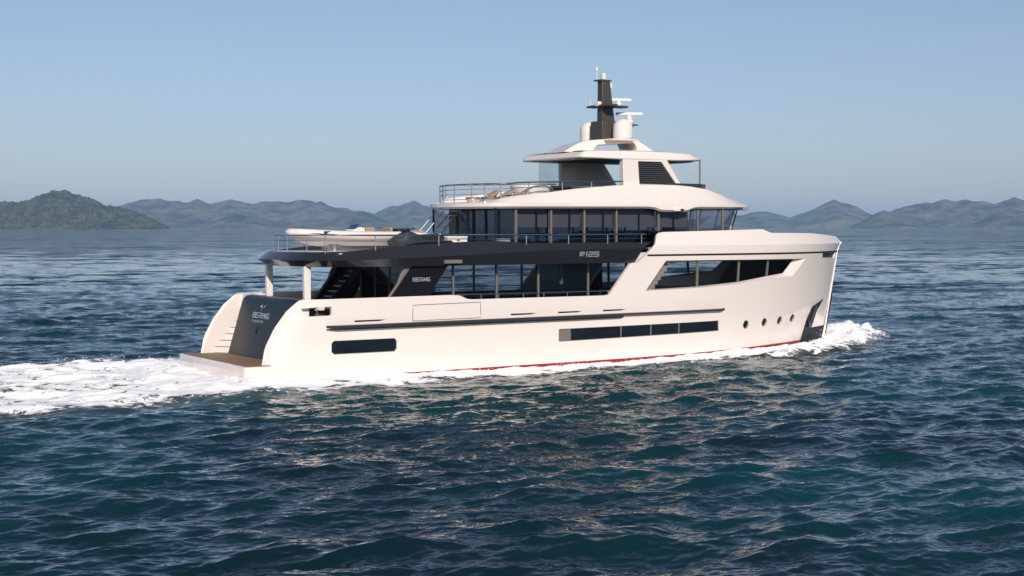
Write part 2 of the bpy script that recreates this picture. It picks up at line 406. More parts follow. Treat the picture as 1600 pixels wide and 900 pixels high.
def island_wood():
    bm = bmesh.new(); bmesh.ops.create_icosphere(bm, subdivisions=1, radius=1.0)
    base = np.array([v.co[:] for v in bm.verts]); fc = np.array([[v.index for v in f.verts] for f in bm.faces]); bm.free()
    nr, na = IX.shape; N = 5200; V = []; Fc = []
    cnt = 0
    while cnt < N:
        i = RNG.uniform(0, nr * 0.62); k = RNG.uniform(0, na - 1.01); a = int(i); b = int(k); fi = i - a; fk = k - b
        g = lambda M: M[a, b] * (1 - fi) * (1 - fk) + M[a + 1, b] * fi * (1 - fk) + M[a, b + 1] * (1 - fi) * fk + M[a + 1, b + 1] * fi * fk
        z = g(IZ)
        if z < 0.5 or vnoise(np.array([g(IX) / 120]), np.array([g(IY) / 120]), 5)[0] < 0.16: continue
        sc = RNG.uniform(4.0, 10.5)
        p = base * (1 + RNG.uniform(-0.32, 0.32, (len(base), 1))) * np.array([sc, sc, sc * RNG.uniform(0.55, 0.95)])
        V.append(p + np.array([g(IX), g(IY), z + sc * 0.15])); Fc.append(fc + cnt * len(base)); cnt += 1
    m = hill_mat("island_foliage", (0.016, 0.032, 0.014), (0.10, 0.105, 0.05), 0.022)
    o = mk("forest", np.concatenate(V).tolist(), np.concatenate(Fc).tolist(), m, angle=50)
    tag(o, "dark green scrubby woodland covering the nearest island", "woodland", kind="stuff")
island_wood()

# ------------------------------------------------------------------ haze
def haze():
    m = bpy.data.materials.new("haze_air"); m.use_nodes = True; n = m.node_tree; n.nodes.clear()
    o = n.nodes.new("ShaderNodeOutputMaterial"); v = n.nodes.new("ShaderNodeVolumePrincipled")
    v.inputs["Color"].default_value = (0.44, 0.68, 1.0, 1); v.inputs["Density"].default_value = 0.000060; v.inputs["Anisotropy"].default_value = -0.10
    n.links.new(v.outputs[0], o.inputs["Volume"])
    b = MB().box(CAM.x - 17000, CAM.x + 17000, CAM.y - 17000, CAM.y + 17000, SEA_Z - 9, 260)
    ob = b.build("haze", m, smooth=False); tag(ob, "pale blue haze between the yacht and the far hills", "haze", kind="stuff")
haze()

# ================================================================== THE YACHT
Y = empty("motor_yacht")
tag(Y, "large white motor yacht under way with black upper deck band and dark mast", "yacht")

def xs_(z): return interp(z, [-1, 0, 5.08, 5.6, 6.0, 6.5], [38.4, 38.55, 39.65, 39.95, 39.2, 38.0])
EZ = [-1, .45, 1.2, 2.05, 2.8, 3.18, 3.28]; EX = [.9, .95, 1.1, 1.55, 2.15, 2.65, 2.9]
def hb(x, z):
    s = min(max(z / 5.1, 0), 1.0); x0 = 18 + 4 * s; e = 2.8 + .4 * s
    t = max(0, (x - x0) / (xs_(min(z, 5.6)) - x0)); w = 4.2 * max(0, 1 - t ** e)
    if z < 5.1:
        zc = 1.0 + 1.4 * min(max((x - 29) / 9, 0), 1); b = min(max((x - 27) / 5, 0), 1) * min(1, w / 1.2)
        w -= 0.17 * b * max(0, (zc - z))
    if z > 5.55: w -= (z - 5.55) * .6
    d = (x - interp(z, EZ, EX)) / 1.4
    if d < 1: w -= .5 * (1 - math.sqrt(max(0, 1 - (1 - max(d, 0)) ** 2)))
    return max(w, 0)
def on(x, z, off=0.0, sgn=-1):
    """point on the hull skin, pushed out by off along the skin normal"""
    e = 0.02; w = hb(x, z); gx = (hb(x + e, z) - hb(x - e, z)) / (2 * e); gz = (hb(x, z + e) - hb(x, z - e)) / (2 * e)
    gx = max(-3, min(3, gx)); gz = max(-3, min(3, gz))
    nn = Vector((-gx, 1, -gz)).normalized() * off
    return (x + nn.x, sgn * (w + nn.y), z + nn.z)

def resample(poly, step, closed=True):
    out = []; n = len(poly)
    for i in range(n if closed else n - 1):
        a = Vector(poly[i]); b = Vector(poly[(i + 1) % n]); k = max(1, int(math.ceil((b - a).length / step)))
        for j in range(k): out.append(tuple(a.lerp(b, j / k)))
    if not closed: out.append(tuple(poly[-1]))
    return out
def inside(p, poly):
    c = False; n = len(poly); j = n - 1
    for i in range(n):
        if (poly[i][1] > p[1]) != (poly[j][1] > p[1]) and p[0] < (poly[j][0] - poly[i][0]) * (p[1] - poly[i][1]) / (poly[j][1] - poly[i][1]) + poly[i][0]: c = not c
        j = i
    return c
def chamf(x0, x1, z0, z1, c):
    return [(x0 + c, z0), (x1 - c, z0), (x1, z0 + c), (x1, z1 - c), (x1 - c, z1), (x0 + c, z1), (x0, z1 - c), (x0, z0 + c)]

BIG_OUT = [(23.14, 4.78), (21.81, 3.24), (25.39, 3.32), (28.47, 3.47), (30.98, 3.69), (33.1, 3.76), (34.3, 4.73)]
BIG_IN = [(23.16, 4.68), (21.92, 3.29), (25.38, 3.37), (28.46, 3.53), (30.92, 3.78), (32.46, 3.90), (33.37, 4.66)]
WIN1 = chamf(4.09, 7.39, 0.80, 1.42, 0.12)
WIN2 = [(16.41, 0.90), (16.46, .86), (26.95, 0.97), (26.99, 1.0), (26.95, 1.52), (26.9, 1.53), (16.46, 1.49), (16.41, 1.45)]
FOLD = [(2.86, 2.54), (4.05, 2.56), (4.1, 2.6), (4.1, 2.96), (2.72, 2.92), (2.68, 2.88)]
FAIR = [(36.55, 4.72), (38.95, 4.68), (39.05, 5.0), (36.5, 5.0)]
PORTS = [(29.15, 1.22), (30.79, 1.27), (32.31, 1.30), (33.71, 1.36)]
PR = 0.20
def circ(c, r, n=18): return [(c[0] + r * math.cos(2 * math.pi * k / n), c[1] + r * math.sin(2 * math.pi * k / n)) for k in range(n)]

def hull_outline():
    o = []
    o += [(.9, -1.0), (.92, 0.0)]
    o += [(interp(z, EZ, EX), z) for z in np.linspace(.45, 3.18, 14)]
    o += [(2.75, 3.24), (2.92, 3.285), (10.3, 3.32), (10.75, 3.28), (11.15, 3.12), (11.45, 3.085), (19.2, 3.075), (19.5, 3.12), (20.82, 4.65), (20.95, 4.69), (21.27, 4.70), (21.76, 5.03), (22.47, 5.66), (22.8, 6.15), (22.95, 6.21), (23.3, 6.25),
          (30.6, 6.39), (31.2, 6.19), (35.2, 6.16), (38.4, 6.0)]
    o += [(xs_(z) - .002, z) for z in (5.95, 5.85, 5.75, 5.6, 5.4, 5.08, 4.6, 4.0, 3.4, 2.8, 2.4, 2.0, 1.5, 1.0, .5, 0, -.5, -1.0)]
    return o
def hull_mesh():
    out = resample(hull_outline(), 0.4)
    holes = [resample(h, 0.4) for h in (BIG_OUT, WIN1, WIN2, FOLD, FAIR)] + [circ(c, PR) for c in PORTS]
    pts = list(out); edges = [(i, (i + 1) % len(out)) for i in range(len(out))]
    for h in holes:
        b = len(pts); pts += h; edges += [(b + i, b + (i + 1) % len(h)) for i in range(len(h))]
    for zk in (5.55,):
        xx = np.linspace(22.45, 39.85, 60); b = len(pts); pts += [(float(x), zk) for x in xx]; edges += [(b + i, b + i + 1) for i in range(59)]
    bnd = [Vector(p) for p in pts]
    arr = np.array([tuple(p) for p in pts])
    for x in np.arange(1.0, 39.9, 0.27):
        for z in np.arange(-0.9, 6.4, 0.21):
            p = (float(x), float(z))
            if not inside(p, out): continue
            if any(inside(p, h) for h in holes): continue
            if np.min(np.hypot(arr[:, 0] - x, arr[:, 1] - z)) < 0.11: continue
            pts.append(p)
    v, e, f, _, _, _ = delaunay_2d_cdt([Vector(p) for p in pts], edges, [], 0, 1e-4)
    v = [tuple(p) for p in v]; keep = []
    for t in f:
        c = (sum(v[i][0] for i in t) / 3, sum(v[i][1] for i in t) / 3)
        if inside(c, out) and not any(inside(c, h) for h in holes): keep.append(tuple(t))
    return v, keep
HV, HF = hull_mesh()
hv = []; hf = []
for sg in (-1, 1):
    b = len(hv); hv += [(x, sg * hb(x, z), z) for x, z in HV]
    hf += [tuple(b + i for i in (t if sg < 0 else t[::-1])) for t in HF]
me = bpy.data.meshes.new("hull"); me.from_pydata(hv, [], hf)
# outward normals
flip = 0
for p in me.polygons:
    if abs(p.normal.y) > .3: flip += (p.normal.y * p.center.y < 0) * 2 - 1
if flip > 0: me.flip_normals()
me.shade_smooth(); me.set_sharp_from_angle(angle=R(24)); me.materials.append(WHITE)
HULL = link(bpy.data.objects.new("hull", me), Y)
sd = HULL.modifiers.new("thickness", 'SOLIDIFY'); sd.thickness = 0.16; sd.offset = -1; sd.use_even_offset = False; sd.use_rim = True
es = HULL.modifiers.new("crisp_edges", 'EDGE_SPLIT'); es.split_angle = R(24)

def strip(name, line0, line1, m, parent, off=0.012, sides=(-1,)):
    b = MB()
    for sg in sides:
        r = [[on(a[0], a[1], off, sg) for a in line0], [on(a[0], a[1], off, sg) for a in line1]]
        b.loft(r, closed=False, cap=False)
    return b.build(name, m, parent, angle=180)
X = lambda a, b, n=70: [float(q) for q in np.linspace(a, b, n)]
# red boot stripe at the waterline, dark groove under the bulwark
for nm, fa, fb, xr, mm in (("boot_stripe", lambda x: -1.0, lambda x: interp(x, [7, 18, 24, 31, 36], [-.20, -.17, -.13, -.05, -.03]), (7.4, 36.2), RED),
                           ("bulwark_groove", lambda x: 5.015, lambda x: 5.11, (21.9, 39.60), BLACKM)):
    xx = X(*xr); strip(nm, [(x, fa(x)) for x in xx], [(x, fb(x)) for x in xx], mm, HULL, 0.014, (-1, 1))
# rub rails: solid mouldings standing off the hull
def rail_mould(name, x0, x1, zc, h, d, m, slope=0.0):
    b = MB()
    for sg in (-1, 1):
        rings = []
        for x in X(x0, x1, 60):
            t = min(1, (x - x0) / 0.5 + .15, (x1 - x) / 0.3 + .15)
            z = zc + slope * (x - x0)
            rings.append([on(x, z - h, -.02, sg), on(x, z - h, d * t, sg), on(x, z + h, d * t, sg), on(x, z + h * 1.25, -.02, sg)])
        b.loft(rings)
    return b.build(name, m, HULL, angle=40)
rail_mould("rub_rail", 3.84, 27.35, 2.06, .045, .19, GREYD, 0.003)
rail_mould("lower_rub_rail", 3.84, 20.4, 1.925, .026, .15, BLACKM, 0.0025)
# drain slots with a short tapered lead
for a, c in ((5.24, 6.5), (13.6, 14.75), (16.37, 17.5), (19.1, 20.22)):
    z = 2.225 + (a - 5) * .004
    strip("scupper", [(a, z), (c, z + .01), (c + .25, z + .055)], [(a, z + .075), (c, z + .075), (c + .3, z + .065)], BLACKM, HULL, 0.014, (-1, 1))
# side boarding gate: outline gap and its panel
gp = resample([(8.23, 2.17), (11.9, 2.2), (11.9, 2.94), (8.23, 2.90)], .3)
b = MB()
for sg in (-1, 1): b.tube([on(x, z, 0.0, sg) for x, z in gp + gp[:1]], 0.014, 6)
b.build("boarding_gate", BLACKM, HULL)
# hull glass
def pane(name, poly, inset, m, parent, sides=(-1, 1)):
    b = MB()
    pp = resample(poly, 0.6)
    for sg in sides:
        # triangulate
        v, e, f, _, _, _ = delaunay_2d_cdt([Vector(p) for p in pp], [(i, (i + 1) % len(pp)) for i in range(len(pp))], [], 1, 1e-4)
        b.add([on(p[0], p[1], -inset, sg) for p in v], [tuple(t) for t in f])
    o = b.build(name, m, parent, angle=180); return o
for sg in (-1, 1):
    for nm, pl, cuts in (("hull_window", WIN1, ()), ("hull_window", WIN2, (17.18, 20.27, 22.21, 24.11))):
        w = pane(nm, pl, .09, DGLASS, HULL, (sg,))
        # edge frame and bars
        f = MB()
        f.tube([on(x, z, -.05, sg) for x, z in resample(pl, .5) + [pl[0]]], .03, 6)
        for i, c in enumerate(cuts):
            if i == 0: continue
            f.tube([on(c, .88, -.05, sg), on(c, 1.5, -.05, sg)], .032, 6)
        f.build("window_frame", BRONZE, HULL)
        if cuts:
            MB().add([on(x, z, -.06, sg) for x, z in ((16.43, .88), (17.18, .885), (17.18, 1.49), (16.43, 1.47))], [(0, 1, 2, 3)]).build("window_blank", BRONZE, HULL)
    for c in PORTS:
        MB().add([on(x, z, -.035, sg) for x, z in circ(c, PR + .01)], [tuple(range(18))]).build("porthole", WINGB, HULL, smooth=False)
    for c in PORTS:
        rim = MB(); rim.tube([on(x, z, .004, sg) for x, z in circ(c, PR + .01, 24)] + [on(*circ(c, PR + .01, 24)[0], .004, sg)], .018, 6)
        rim.build("porthole_rim", GREYD, HULL)
    # fairlead rollers in the bow opening
    MB().add([on(x, z, -.15, sg) for x, z in FAIR], [(0, 1, 2, 3)]).build("fairlead_back", BLACKM, HULL)
    fr = MB()
    for x in (36.9, 37.35, 37.8, 38.25, 38.65): fr.tube([on(x, 4.66, -.07, sg), on(x, 5.02, -.07, sg)], .03, 8)
    fr.build("fairlead", STEEL, HULL)
    # big forward window: splayed white reveal, glass, bars
    a = resample(BIG_OUT, 5); bb = resample(BIG_IN, 5)
    rv = MB(); n = len(BIG_OUT)
    ro = [on(x, z, -.002, sg) for x, z in BIG_OUT]; ri = [on(x, z, -.26, sg) for x, z in BIG_IN]
    rv.add(ro + ri, [(i, (i + 1) % n, n + (i + 1) % n, n + i) for i in range(n)])
    rv.build("window_reveal", WHITE, HULL, smooth=False)
    wv = pane("forward_window", BIG_IN, .25, GLASS, HULL, (sg,))
    br = MB()
    for (x, z0, z1) in ((25.45, 3.37, 4.68), (28.5, 3.53, 4.68), (30.9, 3.78, 4.67)):
        r0 = [on(x - .07, z0, -.20, sg), on(x + .07, z0, -.20, sg), on(x + .07, z0, -.27, sg), on(x - .07, z0, -.27, sg)]
        r1 = [on(x - .07, z1, -.20, sg), on(x + .07, z1, -.20, sg), on(x + .07, z1, -.27, sg), on(x - .07, z1, -.27, sg)]
        br.loft([r0, r1])
    br.build("window_bar", BRONZE, HULL)

# dark stem plate with the anchor pocket
ST = [(36.09, 1.90), (35.72, 1.24), (35.55, .04), (35.5, -.9), (38.42, -.9), (38.55, 0), (38.66, .55), (39.06, 2.40), (39.02, 2.62), (38.95, 2.45), (38.42, .66), (36.75, .62), (37.02, 1.66), (37.72, 2.28), (37.4, 2.22)]
def plate(poly, off, sg, step=.25):
    pp = resample(poly, step); pts = list(pp)
    for x in np.arange(35, 39.5, .22):
        for z in np.arange(-1, 2.8, .22):
            if inside((x, z), pp) and min(math.hypot(q[0] - x, q[1] - z) for q in pp) > .1: pts.append((float(x), float(z)))
    v, e, f, _, _, _ = delaunay_2d_cdt([Vector(p) for p in pts], [(i, (i + 1) % len(pp)) for i in range(len(pp))], [], 1, 1e-4)
    v = [(p[0], p[1]) for p in v]
    return [on(min(x, xs_(z) - .01), z, off, sg) for x, z in v], [tuple(t) for t in f]
b = MB()
for sg in (-1, 1): b.add(*plate(ST, .016, sg))
b.tube([(xs_(z) + .04, 0, z) for z in np.linspace(-.6, 2.55, 12)], .085, 8)
b.build("stem_plate", STEMM, HULL, angle=60, whole=True)
def anchor():
    for sg in (-1, 1):
        b = MB()
        p0 = Vector(on(36.62, 1.95, .06, sg)); p1 = Vector(on(36.25, .75, .06, sg))
        b.tube([p0, p1], .055, 8)
        for s2 in (-1, 1):
            q = Vector(on(36.25 + .34 * s2, 1.12, .09, sg)); b.tube([p1, p1.lerp(q, .6) + Vector((0, 0, -.05)), q], [.07, .08, .02], 8)
        b.tube([Vector(on(36.05, .72, .08, sg)), Vector(on(36.5, .70, .08, sg))], .05, 8)
        b.build("anchor", ANCH, HULL, whole=True)
anchor()

# stern platform
PL = [(0.0, -4.0), (0.12, -4.2), (1.0, -4.22), (7.42, -4.24), (7.42, 4.24), (1.0, 4.22), (0.12, 4.2), (0.0, 4.0)]
SWIM = MB().xy(PL, -.42, .43).build("swim_platform", WHITE, Y, bevel=.04)
TK = [(.18, -3.9), (.3, -4.02), (2.6, -4.0), (2.6, 4.0), (.3, 4.02), (.18, 3.9)]
MB().xy(TK, .43, .452).build("teak_deck", TEAK, SWIM, smooth=False)
# transom block: dark sloping panel, top deck
TB = [(2.05, .452), (2.40, 1.6), (2.62, 2.36), (2.80, 2.95), (2.90, 3.12), (3.05, 3.22), (3.3, 3.25), (3.62, 3.22), (3.62, .46)]
TRANS = MB().xz(TB, -3.52, 3.0).build("transom_panel", TRANSM, Y, bevel=.03, angle=25)
MB().xz([(3.62, 3.0), (4.1, 3.0), (4.1, 3.2), (3.62, 3.2)], -3.0, 2.95).build("sunpad", BLACKM, TRANS, bevel=.03)
# inner faces of the quarters
b = MB()
for sg in (-1, 1):
    prof = [(interp(z, EZ, EX) + .12, z) for z in np.linspace(.45, 3.15, 14)] + [(3.0, 3.24), (5.5, 3.26), (5.5, .452)]
    if sg < 0: prof = [(interp(z, EZ, EX) + .12, z) for z in np.linspace(.45, 2.45, 10)] + [(3.6, 2.45), (3.6, .452)]
    b.xz(prof, sg * 3.62, sg * 3.76)
b.build("quarter_lining", WHITE, Y, angle=30)
MB().box(2.80, 3.18, -3.84, -3.60, 2.3, 3.05).build("added_quarter_block", WHITE2, Y, bevel=.02)  # added white block standing for the sunlit inside of the bulwark
# stairway from platform to main deck on the port side
st = MB(); ns = 7
for i in range(ns):
    z1 = .452 + (i + 1) * .30 - .02; x0 = 1.62 + i * .27
    # nosing runs forward as it goes inboard
    poly = [(x0, 3.62), (x0 + .62, 2.99), (4.9, 2.99), (4.9, 3.62)]
    st.xy(poly, .452 if i == 0 else .452 + i * .30 - .05, z1)
STAIR = st.build("boarding_stairs", WHITE, Y, bevel=.012)
b = MB()
for i in range(ns):
    z1 = .452 + (i + 1) * .30 - .02; x0 = 1.62 + i * .27
    b.xy([(x0 - .015, 3.60), (x0 + .60, 2.995), (x0 + .87, 2.995), (x0 + .25, 3.60)], z1, z1 + .018)
b.build("tread", TEAK, STAIR, smooth=False)
MB().xz([(2.95, 2.6), (3.6, 2.6), (3.6, 3.25), (3.08, 3.25)], 3.03, 3.60).build("stair_gate", DECKW, STAIR, bevel=.02)

# ------------------------------------------------------------------ letters
GL = {
 'B': [[(0, 1), (.9, 1), (1, .9), (1, .6), (.9, .52), (.08, .52)], [(.05, .98), (.05, .5)], [(.9, .52), (1, .42), (1, .1), (.9, 0), (.05, 0), (.05, .52)]],
 'E': [[(1, 1), (0, 1), (0, 0), (1, 0)], [(0, .5), (1, .5)]],
 'R': [[(0, 1), (.9, 1), (1, .9), (1, .5), (.9, .42), (.08, .42), (.05, 0)], [(.75, .42), (1, 0)]],
 'I': [[(.5, 1), (.5, 0)]],
 'N': [[(.05, 0), (.05, 1), (.95, 0), (.95, 1)]],
 'G': [[(1, 1), (.1, 1), (0, .9), (0, .1), (.1, 0), (1, 0), (1, .5), (.45, .5)]],
 'Y': [[(0, 1), (.5, .5), (1, 1)], [(.5, .5), (.5, 0)]],
 'A': [[(0, 0), (.5, 1), (1, 0)], [(.25, .4), (.75, .4)]],
 'C': [[(1, 1), (.1, 1), (0, .9), (0, .1), (.1, 0), (1, 0)]],
 'H': [[(0, 0), (0, 1)], [(1, 0), (1, 1)], [(0, .5), (1, .5)]],
 'T': [[(0, 1), (1, 1)], [(.5, 1), (.5, 0)]],
 'S': [[(1, 1), (0, 1), (0, .55), (1, .5), (1, 0), (0, 0)]],
 '1': [[(.1, 1), (.6, 1), (.6, 0)]],
 '2': [[(0, 1), (1, 1), (1, .5), (0, .5), (0, 0), (1, 0)]],
 '5': [[(1, 1), (0, 1), (0, .55), (1, .5), (1, 0), (0, 0)]],
 '/': [[(0, 1), (.85, 1)], [(.05, .6), (1.05, .6)], [(.05, .2), (.7, .2)], [(.05, 1), (.05, .2)]],
}
def letters(name, text, fmap, h, w, gap, t, parent, m=LETTER, narrow='I1'):
    """flat raised strokes; fmap(u, v, lift) gives the 3D point for text coordinates in metres"""
    b = MB(); u0 = 0.0
    for ch in text:
        cw = w * (.45 if ch in narrow else 1)
        if ch == ' ': u0 += w * .6; continue
        for line in GL[ch]:
            P = [Vector((u0 + p[0] * cw, p[1] * h)) for p in line]
            for i in range(len(P) - 1):
                d = (P[i + 1] - P[i]); L = d.length; d.normalize(); nn = Vector((-d.y, d.x)) * t / 2
                a = P[i] - d * t * .45; c = P[i + 1] + d * t * .45
                q = [a - nn, c - nn, c + nn, a + nn]
                b.add([fmap(p.x, p.y, .012) for p in q] + [fmap(p.x, p.y, -.004) for p in q],
                      [(0, 1, 2, 3), (0, 4, 5, 1), (1, 5, 6, 2), (2, 6, 7, 3), (3, 7, 4, 0)])
        u0 += cw + gap
    return b.build(name, m, parent, smooth=False, whole=True)
# transom plane: x(z) from the panel profile
def tmap(u, v, l):
    z = v; x = interp(z, [.452, 1.6, 2.36, 2.95], [2.05, 2.40, 2.62, 2.80])
    return (x - l, -u, z)
letters("name_letters", "BERING", lambda u, v, l: tmap(u - 1.25, v + 2.27, l), .215, .26, .09, .034, TRANS)
letters("small_letters", "YACHTS", lambda u, v, l: tmap(u - 1.17, v + 2.06, l), .075, .11, .12, .02, TRANS, narrow='')
def star(fm, parent):
    b = MB(); c = (0, 0)
    pts = [(.012, .46), (-.06, .15), (-.13, .07), (-.32, 0), (-.13, -.07), (-.06, -.15), (.012, -.46)]
    b.add([fm(u, v, .012) for u, v in pts], [tuple(range(7))])
    pts = [(.07, .09), (.14, .03), (.30, .18), (.20, -.02), (.08, -.16), (.12, 0)]
    b.add([fm(u, v, .012) for u, v in pts], [(0, 1, 5), (1, 2, 3), (1, 3, 5), (5, 3, 4)])
    b.build("emblem", LETTER, parent, smooth=False, whole=True)
star(lambda u, v, l: tmap(u * 1.1 - .33, v * .62 + 2.80, l), TRANS)
MB().add([tmap(u, z, l) for l in (.02, -.02) for u, z in ((-.42, 1.52), (-.28, 1.52), (-.24, 1.87), (-.38, 1.87))], [(0, 1, 2, 3), (7, 6, 5, 4), (0, 4, 5, 1), (1, 5, 6, 2), (2, 6, 7, 3), (3, 7, 4, 0)]).build("transom_handle", WINGB, TRANS, bevel=.008)

# ------------------------------------------------------------------ decks
def half_to_full(h): return [(x, -y) for x, y in h] + [(x, y) for x, y in reversed(h) if abs(y) > 1e-6]
MAIN = [(3.63, 0), (3.63, 3.9)] + [(x, max(.05, hb(x, 2.3) - .12)) for x in X(4.0, 36, 42)] + [(37.6, 0)]
MB().xy(half_to_full(MAIN), 2.2, 2.3).build("main_deck", TEAK, Y, smooth=False)
# upper deck slab with the black overhanging band
UD = [(3.38, 0), (3.42, 1.2), (3.6, 2.2), (4.0, 3.1), (4.7, 3.75), (5.8, 4.05), (8, 4.1), (12, 4.1), (18, 4.1), (21.0, 4.1)]
def ud_ring(out, zf, x1):
    r = []
    pts = smooth_line([(p[0], p[1], 0) for p in UD[:8]], 5)
    ps = [(p.x, p.y) for p in pts] + [(x, 4.1) for x in X(12.5, x1, 24)]
    res = []
    for i, (x, y) in enumerate(ps):
        a = Vector(ps[max(i - 1, 0)]); c = Vector(ps[min(i + 1, len(ps) - 1)]); t = (c - a).normalized()
        if i == 0: t = Vector((0, 1))
        nn = Vector((-t.y, t.x))          # outward (aft / outboard)
        o = Vector((x, y)) + nn * (out(x) if callable(out) else out)
        res.append((o.x, o.y, zf(x)))
    return res
KN = lambda x: interp(x, [3, 6, 10, 16, 22], [4.98, 5.02, 5.14, 5.38, 5.42])
TOP = lambda x: interp(x, [3.4, 5, 6.4, 8, 10.8, 12.6, 13.4, 14.6, 23], [5.36, 5.40, 5.53, 5.66, 5.80, 5.85, 5.82, 5.735, 5.735])
secs = [ud_ring(-.30, lambda x: 4.70, 21.2), ud_ring(-.10, lambda x: 4.70, 21.22), ud_ring(lambda x: interp(x, [3.4, 4.6, 8], [.32, .24, .10]), KN, 21.62), ud_ring(-.16, TOP, 22.35), ud_ring(-.26, TOP, 22.35), ud_ring(-.34, lambda x: 5.2, 21.8)]
b = MB()
for sg in (-1, 1):
    b.loft([[(p[0], sg * p[1], p[2]) for p in r] for r in secs], closed=False, cap=False)
BAND = b.build("upper_deck_band", BLACK, Y, angle=22, whole=True)
UDs = [(p[0], p[1]) for p in ud_ring(-.28, lambda x: 0, 21.3)]
MB().xy(half_to_full([(3.66, 0)] + UDs[1:] + [(23.5, 3.8), (23.5, 0)]), 4.71, 5.2).build("upper_deck", DECKW, Y, smooth=False)
MB().xy(half_to_full([(3.62, 0)] + [(p[0] + .03, p[1] - .06) for p in ud_ring(-.30, lambda x: 0, 21.3) if .5 < p[1] and p[0] < 6.4] + [(9.0, 3.6), (9.0, 0)]), 5.2, 5.35).build("boat_deck_pad", WHITE2, Y, bevel=.02)
# underside panels (bronze strips under the overhang)
b = MB()
for x0, x1, y0, y1 in ((4.1, 4.5, -1.0, 1.4), (6.0, 8.4, -3.6, -2.4), (5.0, 8.6, 1.0, 2.6)): b.box(x0, x1, y0, y1, 4.694, 4.71)
b.build("soffit_panel", BRONZE, Y, smooth=False)
letters("model_letters", "/125", lambda u, v, l: (17.72 + u, -(4.2 + interp(v + 5.05, [4.7, 5.39], [-.2, .0]) + l + .012), v + 5.05), .21, .27, .075, .042, BAND, narrow='1')
MB().box(9.95, 10.9, -4.20, -4.05, 4.80, 4.97).build("side_plate", BRONZE, BAND, bevel=.01)

# aft pillars on the transom block
for y in (-2.2, 2.1):
    MB().box(3.66, 3.98, y - .12, y + .12, 2.3, 4.72).build("aft_pillar", WHITE2, Y, bevel=.03)

# ------------------------------------------------------------------ main deck saloon
SAL = empty("saloon"); SAL.parent = Y
mx = [9.25, 11.04, 13.49, 15.93, 18.97, 21.4, 23.2]
for sg in (-1, 1):
    for a, c in zip(mx[:-1], mx[1:]):
        MB().box(a + .03, c - .03, sg * 3.05 - .012, sg * 3.05 + .012, 2.3, 4.705).build("saloon_window", GLASS, SAL, smooth=False)
    for x in mx:
        MB().box(x - .045, x + .045, min(sg * 3.02, sg * 3.14), max(sg * 3.02, sg * 3.14), 2.3, 4.705).build("mullion", BRONZE, SAL, bevel=.01)
    # slanted black wing with the name, paler strip painting its sunlit aft edge
    wy0, wy1 = sorted((sg * 3.62, sg * 3.78))
    wing = MB().xz([(6.55, 2.3), (8.42, 4.705), (10.38, 4.705), (8.62, 2.3)], wy0, wy1).build("side_wing", WINGB, Y, bevel=.015)
    MB().xz([(6.42, 2.3), (7.68, 3.9), (7.86, 4.35), (8.14, 4.705), (8.41, 4.705), (6.54, 2.3)], wy0 + .01, wy1 - .01).build("wing_lit_edge", BRONZE, wing, bevel=.01)
    if sg < 0:
        letters("name_letters", "BERING", lambda u, v, l: (8.46 + u, -3.78 - l, v + 3.99), .15, .135, .035, .03, wing)
# aft bulkhead with sliding doors, forward bulkhead, furniture, ceiling
for y0, y1 in ((-3.0, -1.6), (-1.55, -.05), (.0, 1.5), (1.55, 3.0)):
    MB().box(9.24, 9.265, y0, y1, 2.3, 4.705).build("sliding_door", DGLASS, SAL, smooth=False)
b = MB()
for y in (-1.575, -.025, 1.525): b.box(9.2, 9.29, y - .035, y + .035, 2.3, 4.705)
b.build("door_frame", BRONZE, SAL)
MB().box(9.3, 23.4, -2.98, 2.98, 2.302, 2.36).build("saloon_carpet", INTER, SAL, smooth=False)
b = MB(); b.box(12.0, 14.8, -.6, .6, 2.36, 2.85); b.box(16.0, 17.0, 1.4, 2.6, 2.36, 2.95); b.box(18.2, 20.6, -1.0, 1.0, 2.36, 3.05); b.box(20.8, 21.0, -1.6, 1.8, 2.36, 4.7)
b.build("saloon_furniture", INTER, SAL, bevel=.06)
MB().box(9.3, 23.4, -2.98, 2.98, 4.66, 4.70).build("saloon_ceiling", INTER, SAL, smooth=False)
# outer staircase on the port side of the aft deck
b = MB()
for i in range(9):
    x = 6.9 + i * .27; z = 2.55 + i * .25
    b.box(x - .15, x + .15, 2.36, 3.34, z - .025, z + .025)
b.build("stair_tread", DECKW, Y, smooth=False); b = MB()
for y in (2.3, 3.35): b.xz([(6.55, 2.35), (6.85, 2.35), (9.3, 4.62), (9.3, 4.705), (8.85, 4.705)], y, y + .05)
b.build("deck_stairs", BLACK, Y, bevel=.008)

# forward cabin: floor, ceiling, end bulkhead and the beige stair seen through the long window
CAB = empty("forward_cabin"); CAB.parent = Y
fl = half_to_full([(23.5, 0), (23.5, 3.7)] + [(x, hb(x, 3.0) - .28) for x in X(24, 34, 12)] + [(34.0, 0)])
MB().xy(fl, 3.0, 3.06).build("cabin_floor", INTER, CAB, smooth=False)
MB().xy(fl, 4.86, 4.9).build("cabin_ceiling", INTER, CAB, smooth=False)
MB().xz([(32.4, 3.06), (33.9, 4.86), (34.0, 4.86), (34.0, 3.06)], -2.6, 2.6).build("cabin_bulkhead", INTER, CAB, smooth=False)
poly = [(22.0, 3.12)]
for i in range(6):
    poly += [(22.45 + i * .21 + .0, 3.12 + i * .23), (22.45 + i * .21, 3.35 + i * .23)]
poly = [(21.9, 3.1), (22.55, 3.1)]
for i in range(6): poly += [(22.55 + i * .2, 3.32 + i * .22), (22.75 + i * .2, 3.32 + i * .22)]
poly += [(23.5, 4.66), (23.1, 4.66)]
MB().xz(poly, -3.75, -3.45).build("cabin_stair", BEIGE, CAB, smooth=False)

